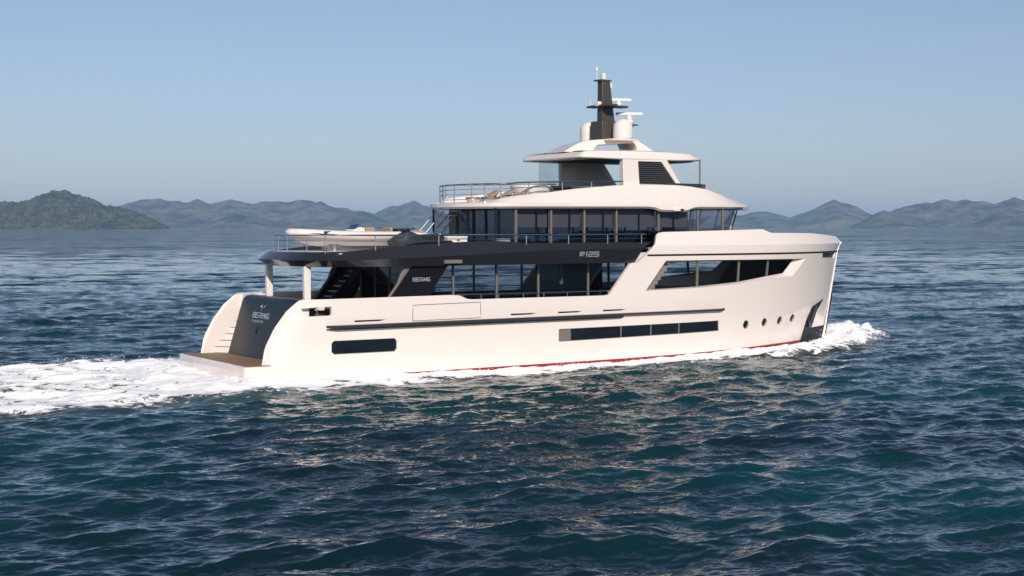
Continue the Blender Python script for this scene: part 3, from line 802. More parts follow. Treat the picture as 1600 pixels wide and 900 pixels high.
# side-deck rail on the bulwark
def railing(name, top, posts, r=.03, mids=(), parent=Y, base=None):
    b = MB(); b.tube(smooth_line(top, 4), r, 8)
    for d in mids: b.tube(smooth_line([(p[0], p[1], p[2] - d) for p in top], 4), r * .55, 6)
    o = b.build(name, STEEL, parent)
    for (p, zb) in posts:
        MB().tube([(p[0], p[1], zb), (p[0], p[1], p[2])], r * .8, 8).build("stanchion", STEEL, o)
    return o
for sg in (-1, 1):
    y = sg * 4.08
    railing("deck_rail", [(10.45, y, 3.25), (10.75, y, 3.32), (12, y, 3.31), (16, y, 3.29), (19.4, y, 3.30), (20.05, y, 3.31)],
            [((x, y, 3.30), 3.06) for x in (11.0, 12.0, 13.0, 14.4, 15.6, 17.0, 18.3, 19.5)], r=.028)
    # upper deck rail
    y = sg * 3.97
    top = [(3.9, sg * -.0 if sg > 0 else 0, 6.13)] if False else []
UR = [(4.0, 2.0, 6.13), (3.9, 1.15, 6.13), (3.88, -.6, 6.13), (3.92, -2.0, 6.13), (4.2, -3.2, 6.13), (4.9, -3.75, 6.13), (6.4, -3.97, 6.13), (9.75, -3.97, 6.13), (14.6, -3.97, 6.13), (17.2, -3.97, 6.13), (19.6, -3.97, 6.14), (22.0, -3.97, 6.15)]
railing("upper_rail", UR, [((4.0, 2.0, 6.13), 5.2), ((3.9, 1.15, 6.13), 5.2), ((3.88, .1, 6.13), 5.2), ((3.92, -2.0, 6.13), 5.2), ((4.25, -3.25, 6.13), 5.2),
        ((6.43, -3.97, 6.13), 5.4), ((9.75, -3.97, 6.13), 5.6), ((14.65, -3.97, 6.13), 5.6), ((17.15, -3.97, 6.13), 5.6), ((19.55, -3.97, 6.14), 5.6), ((21.7, -3.97, 6.15), 5.6)], r=.038)
b = MB()
for z in (5.88, 5.63): b.tube(smooth_line([(p[0], p[1], z) for p in UR[:7]], 4), .016, 6)
for z in (5.93,): b.tube(smooth_line([(p[0], p[1], z) for p in UR[7:]], 4), .014, 6)
b.build("rail_wire", STEEL, Y)
railing("upper_rail", [(6.4, 3.97, 6.13), (10, 3.97, 6.13), (15, 3.97, 6.13), (22, 3.97, 6.15)], [((x, 3.97, 6.13), 5.5) for x in (6.4, 8.5, 11, 13.5, 16, 18.5, 21)], r=.032)

# ------------------------------------------------------------------ upper house
UH = empty("upper_house"); UH.parent = Y
ux = [14.55, 16.63, 18.66, 20.68, 23.42, 25.6]
for sg in (-1, 1):
    for a, c in zip(ux[:-1], ux[1:]):
        MB().box(a + .03, c - .03, sg * 3.0 - .012, sg * 3.0 + .012, 5.2, 7.44).build("house_window", GLASSD, UH, smooth=False)
    for x in ux[:-1]:
        MB().box(x - .045, x + .045, min(sg * 3.10, sg * 3.24), max(sg * 3.10, sg * 3.24), 5.2, 7.46).build("mullion", BRONZE, UH, bevel=.01)
    for x in (15.9, 17.9, 20.0, 22.3, 24.6):
        MB().box(x - .05, x + .05, sg * 2.96 - .02, sg * 2.96 + .02, 5.2, 7.44).build("inner_post", BLACKM, UH, smooth=False)
    MB().box(13.5, 14.5, sg * 3.05 - .012, sg * 3.05 + .012, 5.2, 7.44).build("wing_glass", GLASS, UH, smooth=False)
    MB().box(13.42, 13.5, sg * 3.05 - .04, sg * 3.05 + .04, 5.2, 7.44).build("wing_post", BLACKM, UH, smooth=False)
# added grey panels inside the starboard glass, standing for tinted sky seen in it
for a, c in zip(ux[:-1], ux[1:]):
    MB().box(a + .05, c - .05, -2.915, -2.90, 6.5, 7.42).build("glass_tone_panel", GREYP, UH, smooth=False)
for y0, y1 in ((-2.95, -1.72), (-1.58, -.52), (-.38, .68), (.82, 2.4)):  # glass grey put into added panels behind the aft doors
    MB().box(14.60, 14.615, y0, y1, 5.6, 7.4).build("glass_tone_panel", GREYP, UH, smooth=False)
# aft wall of the upper house
for y0, y1 in ((-3.0, -1.7), (-1.6, -.5), (-.4, .7), (.8, 3.0)):
    MB().box(14.5, 14.53, y0, y1, 5.2, 7.44).build("house_door", GLASSD, UH, smooth=False)
b = MB()
for y in (-1.65, -.45, .75): b.box(14.46, 14.56, y - .06, y + .06, 5.2, 7.44)
b.box(14.46, 14.56, -3.0, 3.0, 7.34, 7.44)
b.build("door_frame", BLACKM, UH, smooth=False)
MB().box(14.42, 14.62, 2.45, 3.0, 5.2, 7.44).build("corner_post", BRONZE, UH, bevel=.01)
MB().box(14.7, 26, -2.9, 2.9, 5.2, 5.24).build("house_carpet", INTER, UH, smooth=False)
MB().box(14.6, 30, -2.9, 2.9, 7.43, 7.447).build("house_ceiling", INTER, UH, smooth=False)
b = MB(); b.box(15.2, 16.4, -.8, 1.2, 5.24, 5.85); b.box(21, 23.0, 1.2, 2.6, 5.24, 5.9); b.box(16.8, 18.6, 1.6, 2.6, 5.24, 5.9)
b.build("house_partition", GREYP, UH, bevel=.03)
# wheelhouse glass, leaning forward
FB = [(25.6, 3.0), (27.4, 2.88), (28.8, 2.4), (29.8, 1.5), (30.2, .5), (30.25, 0)]
FT = [(25.75, 3.0), (27.75, 2.92), (29.25, 2.46), (30.3, 1.55), (30.72, .52), (30.78, 0)]
for sg in (-1, 1):
    for i in range(len(FB) - 1):
        a, c = FB[i], FB[i + 1]; A, Cc = FT[i], FT[i + 1]
        MB().add([(a[0], sg * a[1], 6.0), (c[0], sg * c[1], 6.0), (Cc[0], sg * Cc[1], 7.46), (A[0], sg * A[1], 7.46)], [(0, 1, 2, 3)]).build("wheelhouse_window", GLASSD, UH, smooth=False)
    b = MB()
    for i in range(len(FB) - 1):
        a = Vector((FB[i][0], sg * FB[i][1], 6.0)); A = Vector((FT[i][0], sg * FT[i][1], 7.46)); b.tube([a, A], .035, 6)
    b.build("window_post", BLACKM, UH)
    for x, y in ((26.06, 3.16), (27.94, 2.98)):
        MB().box(x - .05, x + .05, min(sg * y, sg * (y + .1)), max(sg * y, sg * (y + .1)), 5.9, 7.47).build("mullion", BRONZE, UH, bevel=.01)
b = MB(); b.loft([[(p[0], p[1], 5.2) for p in half_to_full([(25.5, 3.03)] + FB)], [(p[0] + .02, p[1] * 1.01, 6.02) for p in half_to_full([(25.5, 3.03)] + FB)]])
b.build("wheelhouse_base", WHITE2, UH)
b = MB(); b.xy(half_to_full([(22.9, 3.5), (26, 3.4), (28.2, 3.1), (29.6, 2.3), (30.4, 1.2), (30.55, 0)]), 6.24, 6.30)
b.build("wheelhouse_ledge", BLACKM, UH, smooth=False)
b = MB(); b.box(28.2, 29.2, -1.6, 1.6, 5.24, 6.25); b.box(26.9, 27.4, .3, .9, 5.24, 6.55)
b.build("helm_console", INTER, UH, bevel=.05)
# foredeck
fd = half_to_full([(22.9, 0), (22.9, 3.6)] + [(x, max(.02, hb(x, 5.5) - .16)) for x in X(23.3, 38.9, 30)] + [(39.2, 0)])
MB().xy(fd, 5.35, 5.45).build("foredeck", DECKW, Y, smooth=False)
# stair up to the flybridge, port side of the aft upper deck
b = MB()
for i in range(9): b.box(12.55 + i * .22, 12.8 + i * .22, 2.0, 2.8, 5.4 + i * .24, 5.44 + i * .24)
for y in (2.0, 2.8): b.tube([(12.4, y, 5.25), (14.5, y, 7.45)], .035, 6); b.tube([(12.3, y, 6.1), (14.2, y, 8.1)], .022, 6)
b.build("fly_stairs", STEEL, Y)

# ------------------------------------------------------------------ flybridge moulding
FO = [(12.32, 0), (12.36, .9), (12.62, 1.8), (13.0, 2.6), (13.55, 3.2), (14.5, 3.48), (16, 3.52), (20, 3.55), (22.6, 3.56), (23.3, 3.57), (25.1, 3.55), (25.7, 3.52), (27.2, 3.38), (28.7, 3.05), (30.2, 2.4), (31.2, 1.45), (31.7, .6), (31.8, 0)]
FOs = [(p.x, p.y) for p in smooth_line([(a, c, 0) for a, c in FO], 5)]
ZB = lambda x: interp(x, [12, 22.5, 22.9, 23.35, 25.1, 25.45, 25.8, 33], [7.40, 7.47, 7.44, 7.30, 7.30, 7.42, 7.48, 7.51])
ZL = lambda x: interp(x, [12, 14, 26, 33], [7.66, 7.70, 7.74, 7.72])
ZT = lambda x: interp(x, [12.3, 13.2, 14.3, 16.6, 18.1, 20.75, 22.5, 24.5, 25.7, 26.9, 28.3, 30.0, 31.3, 32], [7.74, 7.84, 8.02, 8.25, 8.44, 8.66, 8.72, 8.73, 8.67, 8.54, 8.22, 7.95, 7.78, 7.735])
def off_ring(ps, d, zf):
    res = []
    for i, (x, y) in enumerate(ps):
        a = Vector(ps[max(i - 1, 0)]); c = Vector(ps[min(i + 1, len(ps) - 1)]); t = (c - a).normalized()
        if i in (0, len(ps) - 1) and y < 1e-6: t = Vector((0, 1 if i == 0 else -1))
        nn = Vector((-t.y, t.x)); o = Vector((x, y)) + nn * d
        res.append((o.x, max(o.y, 0), zf(x)))
    return res
aft = [p for p in FOs if p[0] <= 25.75]; fwd = [p for p in FOs if p[0] >= 25.7]
b = MB()
for sg in (-1, 1):
    rs = [off_ring(FOs, -.45, lambda x: 7.47), off_ring(FOs, -.12, ZB), off_ring(FOs, 0, lambda x: ZB(x) + .10), off_ring(FOs, 0, ZL), off_ring(FOs, -.26, lambda x: .4 * ZL(x) + .6 * ZT(x)),
          off_ring(FOs, -.42, lambda x: ZT(x) - .02), off_ring(FOs, -.50, ZT), off_ring(FOs, -.60, ZT), off_ring(FOs, -.66, lambda x: 7.60)]
    b.loft([[(p[0], sg * p[1], p[2]) for p in r] for r in rs], closed=False, cap=False)
FLY = b.build("flybridge_coaming", WHITE, Y, angle=30, whole=True)
# wheelhouse roof closing the front, inside the coaming's top edge
rim_ = off_ring(FOs, -.55, ZT)
rx = [p[0] for p in rim_ if p[0] > 22]; ry = [p[1] for p in rim_ if p[0] > 22]
b = MB(); rings = []
for x in X(25.6, max(rx) - .01, 24):
    w = interp(x, rx, ry); rings.append([(x, w * k, ZT(x) - .004 + .13 * (1 - k * k) * min(1, max(0, 31.2 - x) / 2.5)) for k in np.linspace(-1, 1, 13)])
b.loft(rings, closed=False, cap=False)
b.build("wheelhouse_roof", WHITE, FLY, angle=40, whole=True)
# flybridge floor / soffit
b = MB(); b.xy(half_to_full([(p[0], p[1]) for p in off_ring(FOs, -.3, lambda x: 0)]), 7.475, 7.60)
b.build("flybridge_deck", DECKW, Y, smooth=False)
MB().box(25.72, 25.80, -3.0, 3.0, 7.6, 8.66).build("cockpit_bulkhead", DECKW, FLY)
b = MB(); b.box(24.15, 24.75, -3.62, -3.45, 7.33, 7.52); b.build("camera_housing", WHITE2, FLY, bevel=.04)
MB().box(24.55, 24.75, -3.66, -3.6, 7.36, 7.46).build("side_camera", BLACKM, FLY, bevel=.01)
# low tinted wind screen across the front of the cockpit
ws = [(23.9, 2.98), (25.2, 2.95), (26.6, 2.7), (27.6, 1.9), (28.0, 0)]
b = MB()
for sg in (-1, 1):
    r0 = [(x, sg * y, ZT(x) - .02) for x, y in ws]; r1 = [(x + .12, sg * y, max(ZT(x) + .10, 8.82)) for x, y in ws]
    b.loft([r0, r1], closed=False, cap=False)
b.build("wind_screen", GREYD, FLY, angle=60)
# flybridge rails
FR = [(13.85, 2.8, 8.62), (13.3, 2.1, 8.62), (12.95, .8, 8.62), (12.95, -.8, 8.62), (13.3, -2.1, 8.62), (13.85, -2.8, 8.62), (14.4, -3.02, 8.65), (15, -3.05, 8.70), (17, -3.06, 8.76), (19, -3.06, 8.80), (21.2, -3.06, 8.86)]
railing("flybridge_rail", FR, [((x, y, z), 7.6) for x, y, z in ((13.85, 2.8, 8.62), (13.36, 2.2, 8.62), (13.1, 1.4, 8.62), (12.93, 0, 8.62), (13.1, -1.4, 8.62), (13.36, -2.2, 8.62), (13.9, -2.83, 8.63), (15.4, -3.05, 8.71), (17.4, -3.06, 8.77), (19.2, -3.06, 8.81))],
        r=.038, mids=(.25, .5, .75))
railing("flybridge_rail", [(13.9, 2.85, 8.62), (15, 3.05, 8.70), (17, 3.06, 8.76), (21.2, 3.06, 8.86)], [((x, 3.05, 8.66), 7.7) for x in (14.2, 15.8, 17.6, 19.4)], r=.028)

# ------------------------------------------------------------------ hardtop, arch legs, radar arch
HT = empty("hardtop"); HT.parent = Y
HO = [(18.72, 0), (18.72, 1.8), (18.76, 2.6), (19.05, 2.88), (19.8, 2.95), (22, 2.98), (25, 2.93), (26.2, 2.8), (27.0, 2.35), (27.6, 1.5), (27.9, .6), (27.95, 0)]
HOs = [(p.x, p.y) for p in smooth_line([(a, c, 0) for a, c in HO], 4)]
def ht_z(x, a, c): return interp(x, [18.5, 19.5, 21, 24, 26, 28], [a[0], a[1], a[2], a[2], a[1], a[0]]) if False else 0
ZE = lambda x: interp(x, [18.5, 20, 22, 25, 28], [10.02, 10.0, 9.98, 10.0, 10.12])
ZC = lambda x: interp(x, [18.5, 19.2, 20.5, 22.5, 24.5, 26, 27, 28], [10.34, 10.42, 10.47, 10.51, 10.50, 10.43, 10.34, 10.24])
b = MB()
full = []
rs = [off_ring(HOs, -.50, lambda x: ZE(x) + .03), off_ring(HOs, -.06, ZE), off_ring(HOs, 0, lambda x: ZE(x) + .05), off_ring(HOs, 0, lambda x: ZE(x) + .10), off_ring(HOs, -.07, lambda x: .5 * ZE(x) + .5 * ZC(x)), off_ring(HOs, -.20, lambda x: .12 * ZE(x) + .88 * ZC(x)), off_ring(HOs, -.42, ZC), off_ring(HOs, -1.2, lambda x: ZC(x) + .04)]
for sg in (-1, 1): b.loft([[(p[0], sg * p[1], p[2]) for p in r] for r in rs], closed=False, cap=False)
topring = [(p[0], p[1]) for p in rs[-1]]
b.loft([[(p[0], -p[1], p[2]) for p in rs[-1]], [(p[0], p[1], p[2]) for p in rs[-1]]], closed=False, cap=False)
b.build("roof_shell", WHITE, HT, angle=35, whole=True)
lin = [(p[0], p[1]) for p in off_ring(HOs, -.45, lambda x: 0)]
MB().xy(half_to_full(lin), 10.06, 10.08).build("roof_soffit", WHITE2, HT, smooth=False)
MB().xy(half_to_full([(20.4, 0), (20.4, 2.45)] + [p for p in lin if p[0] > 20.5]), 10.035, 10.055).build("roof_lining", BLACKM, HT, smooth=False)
# side legs with louvres
LEG = [(21.32, 8.5), (25.28, 8.55), (24.15, 10.06), (21.28, 10.06)]
LOU = [(22.36, 8.74), (24.84, 8.74), (23.80, 9.92), (22.26, 9.92)]
def frame_plate(outer, hole, y0, y1):
    pts = outer + hole; no, nh = len(outer), len(hole)
    ed = [(i, (i + 1) % no) for i in range(no)] + [(no + i, no + (i + 1) % nh) for i in range(nh)]
    v, e, f, _, _, _ = delaunay_2d_cdt([Vector(p) for p in pts], ed, [], 0, 1e-5)
    v = [tuple(p) for p in v]; k = [t for t in f if not inside((sum(v[i][0] for i in t) / 3, sum(v[i][1] for i in t) / 3), hole) and inside((sum(v[i][0] for i in t) / 3, sum(v[i][1] for i in t) / 3), outer)]
    n = len(v); b = MB(); b.v = [(x, y0, z) for x, z in v] + [(x, y1, z) for x, z in v]
    b.f = [tuple(t) for t in k] + [tuple(n + i for i in t[::-1]) for t in k]
    for A, m in ((0, no), (no, nh)):
        b.f += [(A + i, A + (i + 1) % m, n + A + (i + 1) % m, n + A + i) for i in range(m)]
    return b
for sg in (-1, 1):
    y0, y1 = sorted((sg * 2.62, sg * 2.95))
    frame_plate(LEG, LOU, y0, y1).build("side_leg", WHITE, HT, bevel=.02)
    b = MB(); yc0, yc1 = sorted((sg * 2.70, sg * 2.90))
    for k in range(11):
        z = 8.76 + k * .107; t = (z - 8.74) / 1.18
        xa = 22.36 - .10 * t; xb = 24.84 - 1.04 * t
        b.add([(xa, sg * 2.72, z + .09), (xb - .06, sg * 2.72, z + .09), (xb, sg * 2.90, z), (xa, sg * 2.90, z),
               (xa, sg * 2.72, z + .07), (xb - .06, sg * 2.72, z + .07), (xb, sg * 2.90, z - .02), (xa, sg * 2.90, z - .02)],
              [(0, 1, 2, 3), (7, 6, 5, 4), (3, 2, 6, 7), (0, 3, 7, 4), (1, 0, 4, 5), (2, 1, 5, 6)])
    b.build("louvre", SLAT, HT, smooth=False, whole=True)
    MB().box(22.3, 24.6, sg * 2.68 - .015, sg * 2.68 + .015, 8.75, 9.0).build("louvre_back", BLACKM, HT, smooth=False) if False else None
    pb = [(22.36, 8.74), (24.82, 8.74), (23.78, 9.92), (22.26, 9.92)]
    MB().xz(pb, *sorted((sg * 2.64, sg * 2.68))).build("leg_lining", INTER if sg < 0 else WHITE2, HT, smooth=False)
    MB().tube([(26.75, sg * 2.55, 8.5), (26.75, sg * 2.55, 10.05)], .055, 10).build("roof_pole", STEEL, HT)
    MB().box(19.9, 21.28, sg * 2.8 - .01, sg * 2.8 + .01, 8.55, 10.02).build("side_screen", GLASSC, HT, smooth=False) if sg > 0 else None
# bar unit, helm and seats under the hardtop
b = MB(); b.box(19.3, 21.0, 1.2, 2.5, 7.6, 8.72); b.box(20.2, 21.2, -1.9, -.4, 7.6, 8.62); b.box(24.6, 25.6, -1.6, 1.6, 7.6, 8.75)
b.build("bar_unit", INTER, HT, bevel=.04)
# radar arch
RA = [(18.9, 10.40), (19.4, 10.69), (19.89, 10.89), (20.4, 11.02), (20.92, 11.08), (22.17, 11.16), (23.54, 11.20), (23.75, 11.13), (25.1, 10.46), (25.1, 10.40), (23.66, 10.40), (23.64, 10.8), (23.5, 11.0), (21.1, 10.83), (20.85, 10.66), (20.75, 10.40)]
b = MB()
b.prism(RA, lambda p: (p[0], -1.05 + max(0, p[1] - 10.6) * .12, p[1]), lambda p: (p[0] + .35, 1.05 - max(0, p[1] - 10.6) * .12, p[1]))
ARCH = b.build("radar_arch", WHITE, Y, bevel=.05, seg=3, angle=40)
MB().xy([(21.5, -1.7), (23.3, -1.7), (23.4, -.8), (23.0, 1.75), (21.5, 1.75), (21.3, .9)], 11.06, 11.14).build("equipment_shelf", WHITE, ARCH, bevel=.03)
# mast
def tbox(b, x0, x1, hw0, z0, X0, X1, hw1, z1):
    b.loft([[(x0, -hw0, z0), (x1, -hw0, z0), (x1, hw0, z0), (x0, hw0, z0)], [(X0, -hw1, z1), (X1, -hw1, z1), (X1, hw1, z1), (X0, hw1, z1)]])
b = MB()
tbox(b, 21.93, 22.92, .27, 11.1, 21.95, 22.45, .22, 14.3)
tbox(b, 21.7, 23.05, .58, 11.1, 21.72, 22.95, .52, 12.15)
b.xz([(22.3, 11.1), (24.0, 11.15), (24.15, 12.0), (23.95, 12.02), (23.3, 11.6), (22.6, 11.9)], -.10, .10)
b.box(23.3, 24.35, -.3, .3, 12.0, 12.06)
MAST = b.build("mast", MASTM, Y, bevel=.03, whole=True)
b = MB()
b.xy([(21.85, 1.1), (21.75, .7), (21.75, -.7), (21.9, -1.05), (22.35, -1.05), (22.5, -.4), (23.6, -.34), (23.75, 0), (23.6, .34), (22.5, .4), (22.4, 1.1)], 12.92, 13.02)
b.xy([(21.75, .32), (21.75, -.26), (22.55, -.24), (22.55, .24)], 14.28, 14.36)
b.build("crosstree", MASTM, MAST, bevel=.02, whole=True)
def radar(name, c, ang, L):
    b = MB(); b.lathe(c, [(.16, 0), (.2, .06), (.17, .16), (.09, .2), (.08, .26)], 16)
    ca, sa = math.cos(ang), math.sin(ang)
    sec = [(-.07, 0), (.07, 0), (.09, .07), (.05, .14), (-.05, .14), (-.09, .07)]
    r = []
    for t in (-L / 2, -L / 2 + .05, L / 2 - .05, L / 2):
        k = .8 if abs(t) > L / 2 - .02 else 1
        r.append([(c[0] + t * ca - s[0] * k * sa, c[1] + t * sa + s[0] * k * ca, c[2] + .26 + s[1]) for s in sec])
    b.loft(r); return b.build(name, WHITE2, MAST, angle=50, whole=True)
radar("radar_scanner", (23.2, 0, 13.02), R(-28), 1.35)
radar("radar_scanner", (23.9, 0, 12.30), R(-28), 1.45)
MB().lathe((23.9, 0, 12.06), [(.2, 0), (.24, .1), (.2, .25)], 16).build("radar_base", WHITE2, MAST)
dome = [(.56, 0), (.60, .04), (.615, .15), (.615, .62), (.595, .78), (.53, .94), (.42, 1.06), (.27, 1.15), (.12, 1.19), (.02, 1.2)]
MB().lathe((22.62, -1.15, 11.14), [(r * .87, z * .92) for r, z in dome], 36).build("satellite_dome", WHITE2, ARCH, angle=60)
MB().lathe((22.15, 1.2, 11.12), [(r * .87, z * .92) for r, z in dome], 36).build("satellite_dome", WHITE2, ARCH, angle=60)
b = MB(); b.box(22.05, 22.28, -.12, .14, 14.36, 14.72); b.build("mast_lamp", WHITE2, MAST, bevel=.04)
MB().tube([(21.85, .16, 14.3), (21.85, .16, 14.85)], .02, 6).lathe((21.85, .16, 14.8), [(.05, 0), (.07, .05), (.07, .18), (.03, .25)], 10).build("mast_aerial", WHITE2, MAST, whole=True)
MB().box(22.58, 22.72, -.08, .1, 13.95, 14.2).tube([(22.4, 0, 13.98), (22.65, 0, 13.98)], .03, 6).build("horn", WHITE2, MAST, bevel=.03, whole=True)
MB().box(21.72, 21.95, -.16, .16, 12.95, 13.2).build("stern_lamp", WHITE2, MAST, bevel=.03)
MB().tube([(22.0, .95, 13.0), (22.0, .95, 13.42)], .02, 6).build("whip_aerial", WHITE2, MAST)

# ================================================================== things carried on board
def tender():
    t = empty("tender_boat", (7.75, .3, 5.35), R(180)); t.scale = (1.12, 1.05, .86); tag(t, "white inflatable tender lying on the aft upper deck with blue windscreen", "dinghy")
    # local: x forward to its bow
    hull = []
    for x in X(-3.0, 3.0, 22):
        k = max(0, (x - .4) / 2.6); w = .86 * (1 - k ** 2.4); kz = .14 + .42 * k ** 2.2; cz = .46 + .22 * k ** 1.6
        w = max(w, .02)
        hull.append([(x, -w, .80 + .1 * k), (x, -w * .96, cz), (x, -w * .45, (kz + cz) / 2 - .02), (x, 0, kz), (x, w * .45, (kz + cz) / 2 - .02), (x, w * .96, cz), (x, w, .80 + .1 * k)])
    MB().loft(hull).build("boat_hull", WHITE2, t, angle=25)
    path = [(-3.35, -1.0, .86), (-1.5, -1.02, .86), (.6, -1.0, .88), (1.8, -.86, .94), (2.7, -.55, 1.0), (3.1, -.2, 1.03), (3.17, 0, 1.03)]
    path = path + [(p[0], -p[1], p[2]) for p in reversed(path[:-1])]
    pp = smooth_line(path, 5); n = len(pp)
    rr = [.05 + .19 * min(1, i / 4, (n - 1 - i) / 4) for i in range(n)]
    tb = MB().tube(pp, rr, 14).build("inflatable_tube", CREAM, t, angle=60)
    MB().tube([Vector(p) + Vector((0, (-.235 if p[1] < 0 else .235) if abs(p[1]) > .3 else 0, 0)) for p in pp[3:-3]], .03, 6).build("rubbing_strip", GREYD, tb)
    MB().box(-2.9, 2.0, -.8, .8, .72, .76).build("cockpit_floor", DECKW, t, smooth=False)
    MB().xz([(-.1, .76), (.55, .76), (.45, 1.2), (.15, 1.35), (-.1, 1.3)], -.42, .42).build("helm_console", WHITE2, t, bevel=.04)
    MB().add([(.42, -.40, 1.2), (.42, .40, 1.2), (.16, .36, 1.5), (.16, -.36, 1.5), (.40, -.40, 1.2), (.40, .40, 1.2), (.14, .36, 1.5), (.14, -.36, 1.5)], [(0, 1, 2, 3), (7, 6, 5, 4), (0, 3, 7, 4), (1, 5, 6, 2), (3, 2, 6, 7)]).build("windscreen", BLUEG, t, smooth=False)
    MB().tube([(-.12 + .0, .17 * math.cos(a), 1.16 + .17 * math.sin(a)) for a in np.linspace(0, 2 * math.pi, 15)], .02, 6).build("steering_wheel", RUBBER, t)
    MB().box(-1.35, -.75, -.5, .5, .76, 1.08).box(-1.42, -1.3, -.5, .5, 1.05, 1.32).build("helm_seat", TAN, t, bevel=.05)
    MB().box(-2.9, -2.3, -.75, .75, .76, 1.14).build("stern_bench", TAN, t, bevel=.05)
    MB().box(1.0, 1.9, -.55, .55, .76, 1.02).build("bow_cushion", TAN, t, bevel=.05)
    MB().box(-2.25, -1.65, -.5, .5, .76, 1.26).build("seat_back", BLACKM, t, bevel=.06)
    MB().box(-.62, -.18, -.34, .34, 1.0, 1.34).build("leaning_post", TAN, t, bevel=.05)
    MB().tube([(.1, -.3, 1.3), (.1, -.3, 1.42), (.0, -.3, 1.46)], .03, 8).build("throttle", STEEL, t)
    for s in (-1, 1): MB().tube([(2.55, s * .42, 1.24), (2.75, s * .25, 1.34), (2.9, s * .08, 1.30)], .022, 8).build("bow_rail", STEEL, t)
    MB().box(2.82, 3.05, -.09, .09, 1.18, 1.30).build("bow_bitt", STEEL, t, bevel=.03)
    for x in (-2.2, -.9, .4, 1.5): MB().box(x - .12, x + .12, -1.262, -1.225, .84, .92).build("tube_handle", RUBBER, t, bevel=.01)
    for s in (-1, 1): MB().box(-.2 + 2.0, .12 + 2.0, s * .98 - .07, s * .98 + .07, .95, 1.12).build("grab_pad", BLUEG, t, bevel=.03)
    MB().box(-1.6, 1.6, -.4, -.3, 0.0, .35).box(-1.6, 1.6, .3, .4, 0.0, .35).box(1.2, 1.35, -.5, .5, .0, .34).box(-1.6, -1.45, -.5, .5, 0, .34).build("cradle", STEEL, t, whole=True)
tender()
def jetski():
    t = empty("jet_ski", (9.35, -2.75, 5.2), R(176)); tag(t, "dark grey and lilac jet ski parked beside the white tender", "jet ski")
    def hull_ring(x, w, z0, z1, zk): return [(x, -w, z1), (x, -w * .98, z0 + .1), (x, -w * .5, z0), (x, 0, zk), (x, w * .5, z0), (x, w * .98, z0 + .1), (x, w, z1)]
    r = []
    for x in X(-1.55, 1.6, 14):
        k = max(0, (x - .2) / 1.4); w = .56 * (1 - k ** 2.2) + .02; r.append(hull_ring(x, w, .28 + .2 * k ** 2, .62 + .08 * k, .20 + .3 * k ** 2))
    MB().loft(r).build("hull", GREYD, t, angle=40)
    MB().box(.5, 1.15, -.50, .50, .30, .46).box(-1.5, -1.2, -.45, .45, .3, .5).build("sponson", LILAC, t, bevel=.06)
    r = []
    for x in X(-1.5, 1.5, 16):
        k = max(0, (x - .1) / 1.4); w = .52 * (1 - k ** 2.4) + .03
        top = interp(x, [-1.5, -.9, -.2, .35, .7, 1.1, 1.5], [.66, .72, .78, 1.08, 1.12, .95, .74]); ww = w * interp(x, [-1.5, -.6, .3, .8, 1.5], [.7, .45, .6, .75, .6])
        r.append([(x, -w, .60 + .08 * k), (x, -w * .9, .68 + .06 * k), (x, -ww, top - .06), (x, -ww * .5, top), (x, ww * .5, top), (x, ww, top - .06), (x, w * .9, .68 + .06 * k), (x, w, .60 + .08 * k)])
    MB().loft(r).build("deck_shell", GREYD, t, angle=45)
    r = []
    for x in X(-1.25, .25, 10):
        z = interp(x, [-1.25, -.9, -.4, 0, .25], [.92, 1.0, .98, .94, 1.02]); w = interp(x, [-1.25, -.6, .25], [.2, .21, .16]); r.append([(x, -w, .7), (x, -w, z - .05), (x, -w * .6, z), (x, w * .6, z), (x, w, z - .05), (x, w, .7)])
    MB().loft(r).build("saddle", BLACKM, t, angle=50)
    MB().tube([(.38, -.38, 1.26), (.5, -.12, 1.2), (.52, 0, 1.19), (.5, .12, 1.2), (.38, .38, 1.26)], .028, 8).tube([(.6, 0, 1.02), (.5, 0, 1.22)], .06, 8).build("handlebar", RUBBER, t, whole=True)
    MB().box(.5, .9, -.2, .2, 1.08, 1.24).build("dash_hood", BLACKM, t, bevel=.06, whole=True)
    for s in (-1, 1): MB().tube([(.55, s * .42, 1.0), (.62, s * .5, 1.02)], .07, 10).build("mirror", BLACKM, t)
    MB().lathe((0, 0, 0), [(.02, 0), (.09, 0), (.13, .03), (.13, .09), (.09, .12), (.02, .12)], 18).build("jet_nozzle", TAN, t).matrix_local = Matrix.Translation((-1.35, .56, .48)) @ Matrix.Rotation(R(90), 4, 'X')
    MB().box(-1.1, 1.0, -.35, -.25, 0, .26).box(-1.1, 1.0, .25, .35, 0, .26).build("cradle", STEEL, t, whole=True)
jetski()
L = empty("deck_locker", (11.4, -2.75, 5.2)); tag(L, "white storage locker on the upper deck forward of the jet ski", "locker")
MB().box(-.75, .35, -.5, .5, 0, .76).build("locker_body", WHITE2, L, bevel=.03)
MB().box(-.77, .37, -.52, .52, .77, .87).build("locker_lid", WHITE2, L, bevel=.03)
MB().box(-.25, -.1, -.54, -.51, .66, .72).build("latch", STEEL, L)
P = empty("deck_box", (14.05, -2.72, 5.2)); tag(P, "small square white box standing against the upper house corner", "box")
MB().box(-.3, .3, -.3, .3, 0, .68).build("box_body", WHITE2, P, bevel=.03)
MB().box(-.31, .31, -.31, .31, .69, .75).build("box_lid", WHITE2, P, bevel=.02)

